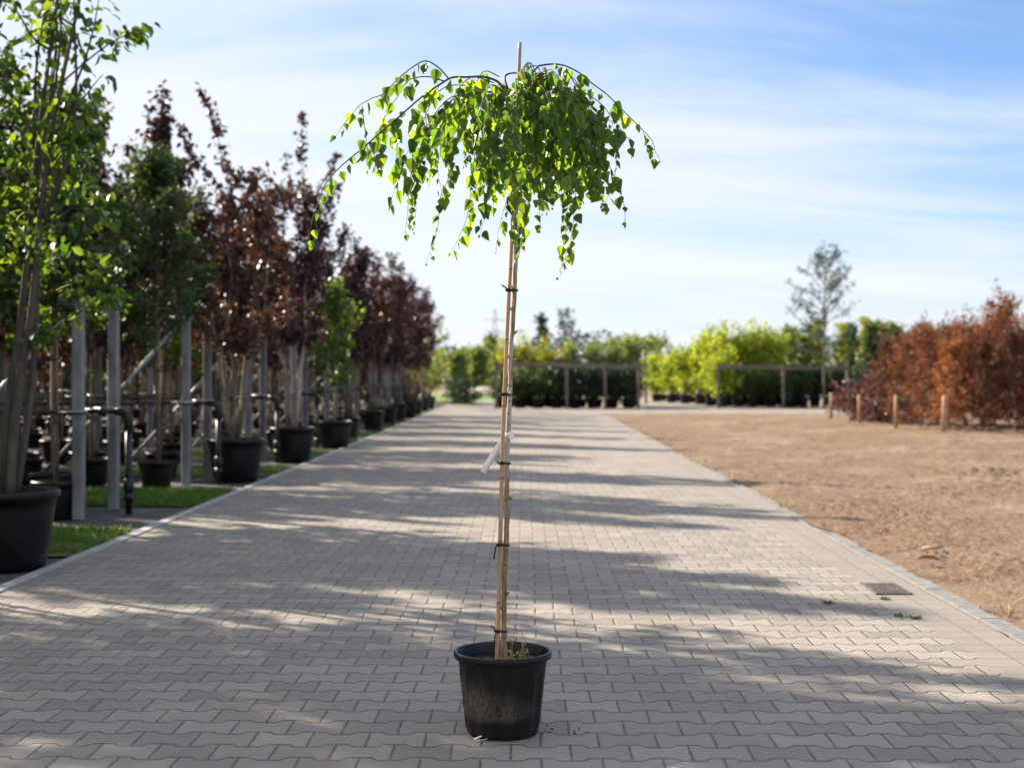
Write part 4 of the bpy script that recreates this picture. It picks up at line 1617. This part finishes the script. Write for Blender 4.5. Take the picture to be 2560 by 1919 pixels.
# low plum-coloured shrubs beside the beeches
for i, (x, y, r_, h_, lb_) in enumerate([(8.58, 37.5, 1.1, .95, 'leftmost low plum-red shrub at the end of the beech block'), (9.0, 36.7, 1.15, 1.08, 'rounded plum-red shrub behind the second wooden post'),
                                         (9.7, 35.6, 1.0, 1.15, 'plum-red shrub tucked against the first copper beeches'), (9.7, 38.5, 1.1, 1.0, 'plum-red shrub at the back of the low clump')]):
    t = bush(500 + i, r_, h_, 1900, .075, WIDE, None, 12)
    ro = empty('shrub', (x, y, 0))
    w_, c_ = t.meshes(WIDE, M['lf_plum'], M['bark'])
    link('stems', w_, ro)
    link('foliage', c_, ro)
    tag(ro, lb_, 'shrub', 'low plum-red shrubs beside the beeches')

# wooden posts with a wire
wp = [(8.42, 39.4, .73, 'shortest wooden post standing alone left of the plum shrubs'), (8.37, 35.8, .74, 'wooden post in front of the plum shrubs'), (8.50, 32.8, .77, 'pale wooden post before the first beeches'),
      (8.83, 30.2, .80, 'nearest and stoutest pale wooden post at the beech corner')]
for (x, y, h_, lb_) in wp:
    mb = MB()
    mb.lathe([(0, 0), (.048, 0), (.046, h_ - .012), (.036, h_), (0, h_)], 12)
    o = mb.build('wooden_post', M['post_wood'])
    o.location = (x, y, 0)
    o.rotation_euler = (R(rb2.gauss(0, 1)), R(rb2.gauss(0, 1)), 0)
    tag(o, lb_, 'post', 'wooden posts along the beech block')
mb = MB()
for i in range(3):
    a, b = wp[i], wp[i + 1]
    pa, pb = Vector((a[0], a[1] , a[2] - .06)), Vector((b[0], b[1], b[2] - .06))
    mid = pa.lerp(pb, .5) - Vector((0, 0, .05))
    mb.tube(smooth_path([pa, mid, pb], 5), .0028, 4)
o = mb.build('wire', M['wire'])
tag(o, 'slack wire strung between the four wooden posts', 'wire')

# ------------------------------------------------------------------ FAR: timber frames, shrubs and trees beyond the crossing
def frame(x0, x1, posts, y, top, label, sag=0.0, depth=3.2):
    ro = empty('timber_frame', ((x0 + x1) / 2, y, 0))
    cx = (x0 + x1) / 2
    for px_ in posts:
        mb = MB()
        mb.box((px_ - cx, 0, top / 2), (.095, .095, top))
        mb.build('post', M['timber'], ro)
    mb = MB()
    n = len(posts)
    for i in range(n - 1):
        a, b = posts[i] - cx, posts[i + 1] - cx
        dz = -sag * i
        mb.box(((a + b) / 2, -.082, top - .09 + dz), (b - a - .02, .05, .14))
    mb.build('rail', M['timber'], ro)
    tag(ro, label, 'frame')
    return ro


def PX(dpx, Y):
    return (dpx - 1137) / 3072.0 * Y


frame(PX(1070, 50), PX(1385, 50), [PX(1070, 50), PX(1226, 50), PX(1310, 50), PX(1383, 50)], 50.9, 1.66, 'weathered timber frame in front of dark shrubs at the end of the road', .04)
frame(PX(1552, 52.5), PX(1834, 52.5), [PX(1552, 52.5), PX(1692, 52.5), PX(1830, 52.5)], 52.6, 1.60, 'weathered timber frame before the lime green bushes on the right', .04)

bank = {}


def bush_proto(key, seed, r, h, n, size, lm, pot=None, stems=12, tpl=KITE):
    t = bush(seed, r, h, n, size, tpl, lm, stems, low=.05 if not pot else pot[1])
    ro = empty('shrub' if not pot else 'potted_shrub')
    w_, c_ = t.meshes(tpl, M[lm], M['bark'])
    if pot:
        link('pot', pot_mesh(pot[0], pot[1], 16), ro)
    link('stems', w_, ro)
    link('foliage', c_, ro)
    KIDS[ro] = [(c, kids(c)) for c in kids(ro)]
    bank[key] = [ro, False]


def put(key, x, y, label, cat='shrub', group=None, sc=1.0, rz=0):
    ent = bank[key]
    if not ent[1]:
        ent[1] = True
        o = ent[0]
        o.location = (x, y, 0)
        o.rotation_euler = (0, 0, rz)
        o.scale = (sc,) * 3 if not hasattr(sc, '__len__') else sc
    else:
        o = dup(ent[0], (x, y, 0), rz, sc)
    tag(o, label, cat, group)
    return o


bush_proto('dark', 601, .62, 1.55, 1700, .11, 'lf_dark', (.24, .36))
bush_proto('deep', 602, .60, 1.5, 1600, .10, 'lf_green', (.24, .36))
bush_proto('yellow', 603, .85, 2.4, 2400, .13, 'lf_yellowgreen', (.26, .36), 16)
bush_proto('olive', 604, .85, 2.2, 2400, .12, 'lf_olive', (.26, .36), 16)
bush_proto('lime', 605, .80, 2.2, 2600, .13, 'lf_lime', (.26, .36), 18)
bush_proto('lowdark', 606, .75, 1.0, 1500, .09, 'lf_dark', None, 14)
rf = random.Random(55)
# in and behind the middle frame
G1 = 'potted shrubs in and behind the middle timber frame'
place = ['leftmost', 'second', 'third', 'fourth', 'fifth', 'sixth', 'seventh', 'eighth', 'ninth']
for i in range(8):
    x = PX(1085, 51.5) + i * .66
    key = 'deep' if i < 3 else 'dark'
    put(key, x, 51.9 + rf.gauss(0, .12), '%s %s potted shrub, %s along the middle timber frame' % ('dark green' if i < 3 else 'blackish green', 'rounded' if i % 2 else 'upright', place[i]), group=G1, sc=(1, 1, rf.uniform(.85, .98)), rz=rf.random() * 6)
for i in range(4):
    put('yellow', PX(1100, 54) + i * .72, 53.8 + rf.gauss(0, .3), 'yellow-green shrub rising behind the middle timber frame, %s from its left end' % ORD[i], group=G1, sc=(1, 1, 1.02 - .07 * abs(i - 1)), rz=rf.random() * 6)
for i in range(4):
    put('olive', PX(1235, 54) + i * .78, 54.2 + rf.gauss(0, .3), 'grey-green shrub rising behind the middle timber frame, %s from its right end' % ORD[3 - i], group=G1, sc=(1, 1, .93), rz=rf.random() * 6)
for i in range(9):
    put('dark', PX(1085, 51.5) + i * .58, 53.0 + rf.gauss(0, .12), 'dark shrub of the second line inside the middle timber frame, %s from the left' % ORD[i], group=G1, sc=(1.05, 1, rf.uniform(.8, .95)), rz=rf.random() * 6)
# lime bank on the right
G2 = 'lime green potted shrubs beyond the crossing'
lim = [(1418, 64, .95), (1450, 62, .98), (1480, 60, 1.02), (1512, 58.5, 1.12), (1535, 56, 1.30), (1568, 55, 1.34), (1600, 55, 1.30), (1640, 55, 1.36), (1668, 55.5, 1.30), (1560, 53.6, .95)]
for i, (dp, y, s_) in enumerate(lim):
    put('lime', PX(dp, y), y, '%s lime green shrub %s, %s from the left' % ('tall' if s_ > 1.2 else 'lower', 'in the tallest clump' if s_ > 1.2 else 'in the lime bank', ORD[i]), group=G2, sc=(.95, .95, s_ * 1.03), rz=rf.random() * 6)
for i in range(5):
    put('deep', PX(1590, 54) + i * .62, 53.7 + rf.gauss(0, .1), 'dark green potted shrub under the right timber frame, %s from the left' % ORD[i], group='dark potted shrubs under the right timber frame', sc=.92, rz=rf.random() * 6)
for i in range(5):
    put('dark', PX(1712, 54) + i * .85, 53.9 + rf.gauss(0, .15), 'blackish potted shrub near the right end of the right frame, %s along' % ORD[i], group='dark potted shrubs under the right timber frame', sc=.9, rz=rf.random() * 6)
for i in range(9):
    put('deep', PX(1590, 55) + i * .62, 55.4 + rf.gauss(0, .1), 'dark green shrub of the second line under the right frame, %s from the left' % ORD[i], group='dark potted shrubs under the right timber frame', sc=1.0, rz=rf.random() * 6)
for i, (dp, y) in enumerate([(1430, 66), (1462, 65), (1496, 63), (1524, 60), (1552, 58)]):
    put('lime', PX(dp, y), y, 'lime green shrub at the back of the lower lime bank, %s from the left' % ORD[i], group=G2, sc=(1, 1, .9 + .07 * i), rz=rf.random() * 6)
# dark rounded shrubs ending the left row
for i, (dp, y) in enumerate([(985, 58), (1000, 60), (1002, 57)]):
    put('lowdark', PX(dp, y), y, '%s dark evergreen mound at the far end of the left row' % ('left', 'hindmost', 'front')[i], group='dark evergreen mounds ending the left row', sc=(1, 1, 1.15), rz=i)


# background trees
def bg_tree(name, tree, tpl, lm, bark, x, y, label, group=None, sc=1.0):
    ro = empty(name, (x, y, 0))
    w_, c_ = tree.meshes(tpl, M[lm], M[bark])
    link('trunk', w_, ro)
    link('crown', c_, ro)
    ro.scale = (sc,) * 3
    KIDS[ro] = [(c, kids(c)) for c in kids(ro)]
    tag(ro, label, 'tree', group)
    return ro


bg_tree('oak_tree', std_tree(701, 5.75, 0, 1.9, 36, (10, 50), (1.0, 2.0), .085, 19, tr=.052, up=.04, twigs=6, twig_len=.45, shape='oval', droop=.2, spread=.05, lean=.1), WIDE, 'lf_haze_blue', 'bark',
        PX(1778, 51.8), 51.8, 'tall sparse tree with a straight trunk rising above the right timber frame')
bg_tree('poplar_tree', std_tree(702, 3.7, 0, 1.5, 34, (50, 80), (.35, .6), .09, 60, tr=.03, up=.12, shape='cone', droop=.2), KITE, 'lf_haze_blue', 'bark', PX(1167, 58), 58, 'narrow pointed tree rising behind the middle frame')
bg_tree('young_tree', std_tree(703, 3.75, 0, 1.9, 14, (30, 75), (.5, .85), .10, 34, tr=.03, up=.1, shape='flat', droop=.2), KITE, 'lf_haze_blue', 'bark', PX(1221, 58), 58, 'thin open-crowned tree right of the narrow pointed tree')

# roof-shaped trained trees
def roof_tree(seed):
    t = Tree(seed)
    r = t.r
    t.w.tube([(0, 0, 0), (.02, 0, 1.2), (0, .02, 2.25)], [.05, .045, .04], 7)
    for a in range(8):
        an = a * .785 + r.gauss(0, .1)
        pts = [Vector((0, 0, 2.2)), Vector((math.cos(an) * .5, math.sin(an) * .5, 2.3)), Vector((math.cos(an) * 1.05, math.sin(an) * 1.05, 2.33))]
        t.w.tube(pts, [.028, .02, .012], 5)
        for s_ in range(5):
            p, d = along(pts, r.uniform(.3, 1))
            tp = curve(r, p, (r.gauss(0, .3), r.gauss(0, .3), 1), r.uniform(.15, .45), 3, .1, .15)
            t.clothe(tp, 10, .13, .1, .1, .05)
        t.clothe(pts, 26, .14, .2, .4, .09)
    return t


ro = bg_tree('roof_trained_tree', roof_tree(711), WIDE, 'lf_olive', 'bark', PX(1378, 54), 54, 'flat-topped trained tree on a bare stem at the right end of the middle frame', 'flat-topped trained trees behind the middle frame', 1.02)
for i, (dp, y, s_) in enumerate([(1340, 58, .98), (1395, 60, 1.03)]):
    o = dup(ro, (PX(dp, y), y, 0), 1 + i, s_)
    tag(o, ('lower flat-topped trained tree behind and left of the front one', 'flat-topped trained tree reaching farthest right over the side road')[i], 'tree', 'flat-topped trained trees behind the middle frame')

# green trees behind the right frame
gp = [bg_tree('nursery_tree', std_tree(720 + i, 3.1 + .25 * i, 0, .75, 30, (25, 75), (.5, .9), .11, 44, tr=.035, up=.12, shape='cone' if i else 'oval', droop=.3), KITE, ('lf_olive', 'lf_green', 'lf_yellowgreen')[i], 'bark', PX((1700, 1850, 1790)[i], 58), 58 + i,
              ('greyish green tree just right of the lime clump', 'dark green tree behind the right end of the frame', 'yellow-tinged tree behind the sparse tall trunk')[i], 'nursery trees behind the right timber frame') for i in range(3)]
for i, (dp, y, s_, q) in enumerate([(1725, 60, .92, 0), (1752, 62, 1.0, 1), (1822, 61, .95, 2), (1880, 58, .98, 1), (1905, 60, 1.08, 0), (1935, 62, 1.0, 1), (1870, 63, 1.05, 2), (1965, 63, .95, 0), (1990, 60, 1.0, 1), (2040, 62, 1.0, 1)]):
    o = dup(gp[q], (PX(dp, y), y, 0), i * 1.7, (1.55, 1.55, s_))
    tag(o, '%s nursery tree, %s of the line between the lime clump and the beeches' % (('grey-green', 'dark green', 'yellow-green')[q], ORD[i]), 'tree', 'nursery trees behind the right timber frame')

# trees behind the lawn at the end of the road and far wood
hp = bg_tree('far_tree', std_tree(731, 2.6, 0, .3, 34, (15, 70), (.8, 1.3), .22, 30, tr=.06, up=.08, shape='oval', droop=.2, spread=.12), KITE, 'lf_olive', 'bark', PX(1030, 92), 92, 'pale green tree behind the lawn, left of the road end', 'trees beyond the lawn at the road end')
for i, (dp, y, s_) in enumerate([(985, 90, .9), (1005, 96, 1.0), (1050, 98, .95), (1062, 104, 1.35), (1078, 95, .9), (1095, 100, 1.0)]):
    o = dup(hp, (PX(dp, y), y, 0), i * 1.1, (1.1, 1.1, s_))
    tag(o, '%s pale green tree of the group beyond the lawn%s' % (ORD[i], ', the tallest and pointed' if s_ > 1.2 else ''), 'tree', 'trees beyond the lawn at the road end')

# sand heap beside the lawn
mb = MB()
rsn = random.Random(2)
vs, fs = [], []
for i in range(9):
    for j in range(21):
        u, v_ = i / 8 - .5, j / 20 - .5
        z = .55 * max(0, 1 - (2 * u) ** 2) * max(0, 1 - (2 * v_) ** 2) + .03 * mnoise.noise(Vector((i * .7, j * .7, 0)))
        vs.append((v_ * 3.6, u * 2.0, max(0, z)))
for i in range(8):
    for j in range(20):
        a = i * 21 + j
        fs.append((a, a + 1, a + 22, a + 21))
mb.add(vs, fs, True)
o = mb.build('sand_heap', M['sand'])
o.location = (PX(1050, 78), 78, 0)
tag(o, 'long low heap of pale sand beyond the lawn', 'sand heap')

# far wood line all along the horizon: too many to count
P, T, N, S = [], [], [], []
rfw = random.Random(8)
for i in range(26000):
    x = rfw.uniform(-90, 120)
    y = 128 + rfw.gauss(0, 5)
    hh = 4.0 + 2.0 * mnoise.noise(Vector((x * .11, 0, 0))) + 1.0 * mnoise.noise(Vector((x * .5, 3, 0)))
    z = rfw.uniform(0, 1) ** .8 * hh
    P.append((x, y, z))
    T.append((rfw.gauss(0, 1), rfw.gauss(0, 1), rfw.gauss(0, .6)))
    N.append((rfw.gauss(0, .6), rfw.gauss(-.3, .6), 1))
    S.append(rfw.uniform(.35, .75))
tag(link('far_wood', leaf_mesh('far_wood', P, T, N, S, KITE, M['lf_haze_blue'])), 'hazy far-off belt of trees along the horizon', 'wood', kind='stuff')

# pylon
py_ = MB()
bx = PX(1068, 170)
H_ = 9.0
for sx in (-1, 1):
    for sy in (-1, 1):
        py_.tube([(sx * .9, sy * .9, 0), (sx * .35, sy * .35, H_ * .6), (sx * .08, sy * .08, H_)], .06, 4)
for q in range(8):
    z0_, z1_ = H_ * q / 8, H_ * (q + 1) / 8
    w0, w1 = .9 - .8 * q / 8, .9 - .8 * (q + 1) / 8
    for sy in (-1, 1):
        py_.tube([(-w0, sy * w0, z0_), (w1, sy * w1, z1_)], .03, 3)
        py_.tube([(w0, sy * w0, z0_), (-w1, sy * w1, z1_)], .03, 3)
for z in (H_ * .68, H_ * .84):
    py_.tube([(-1.3, 0, z), (0, 0, z + .25), (1.3, 0, z)], .05, 4)
o = py_.build('power_pylon', M['steel_blue'])
o.location = (bx, 170, 0)
tag(o, 'faint steel power pylon far off above the trees at the road end', 'pylon')
print('objects', len(bpy.data.objects))
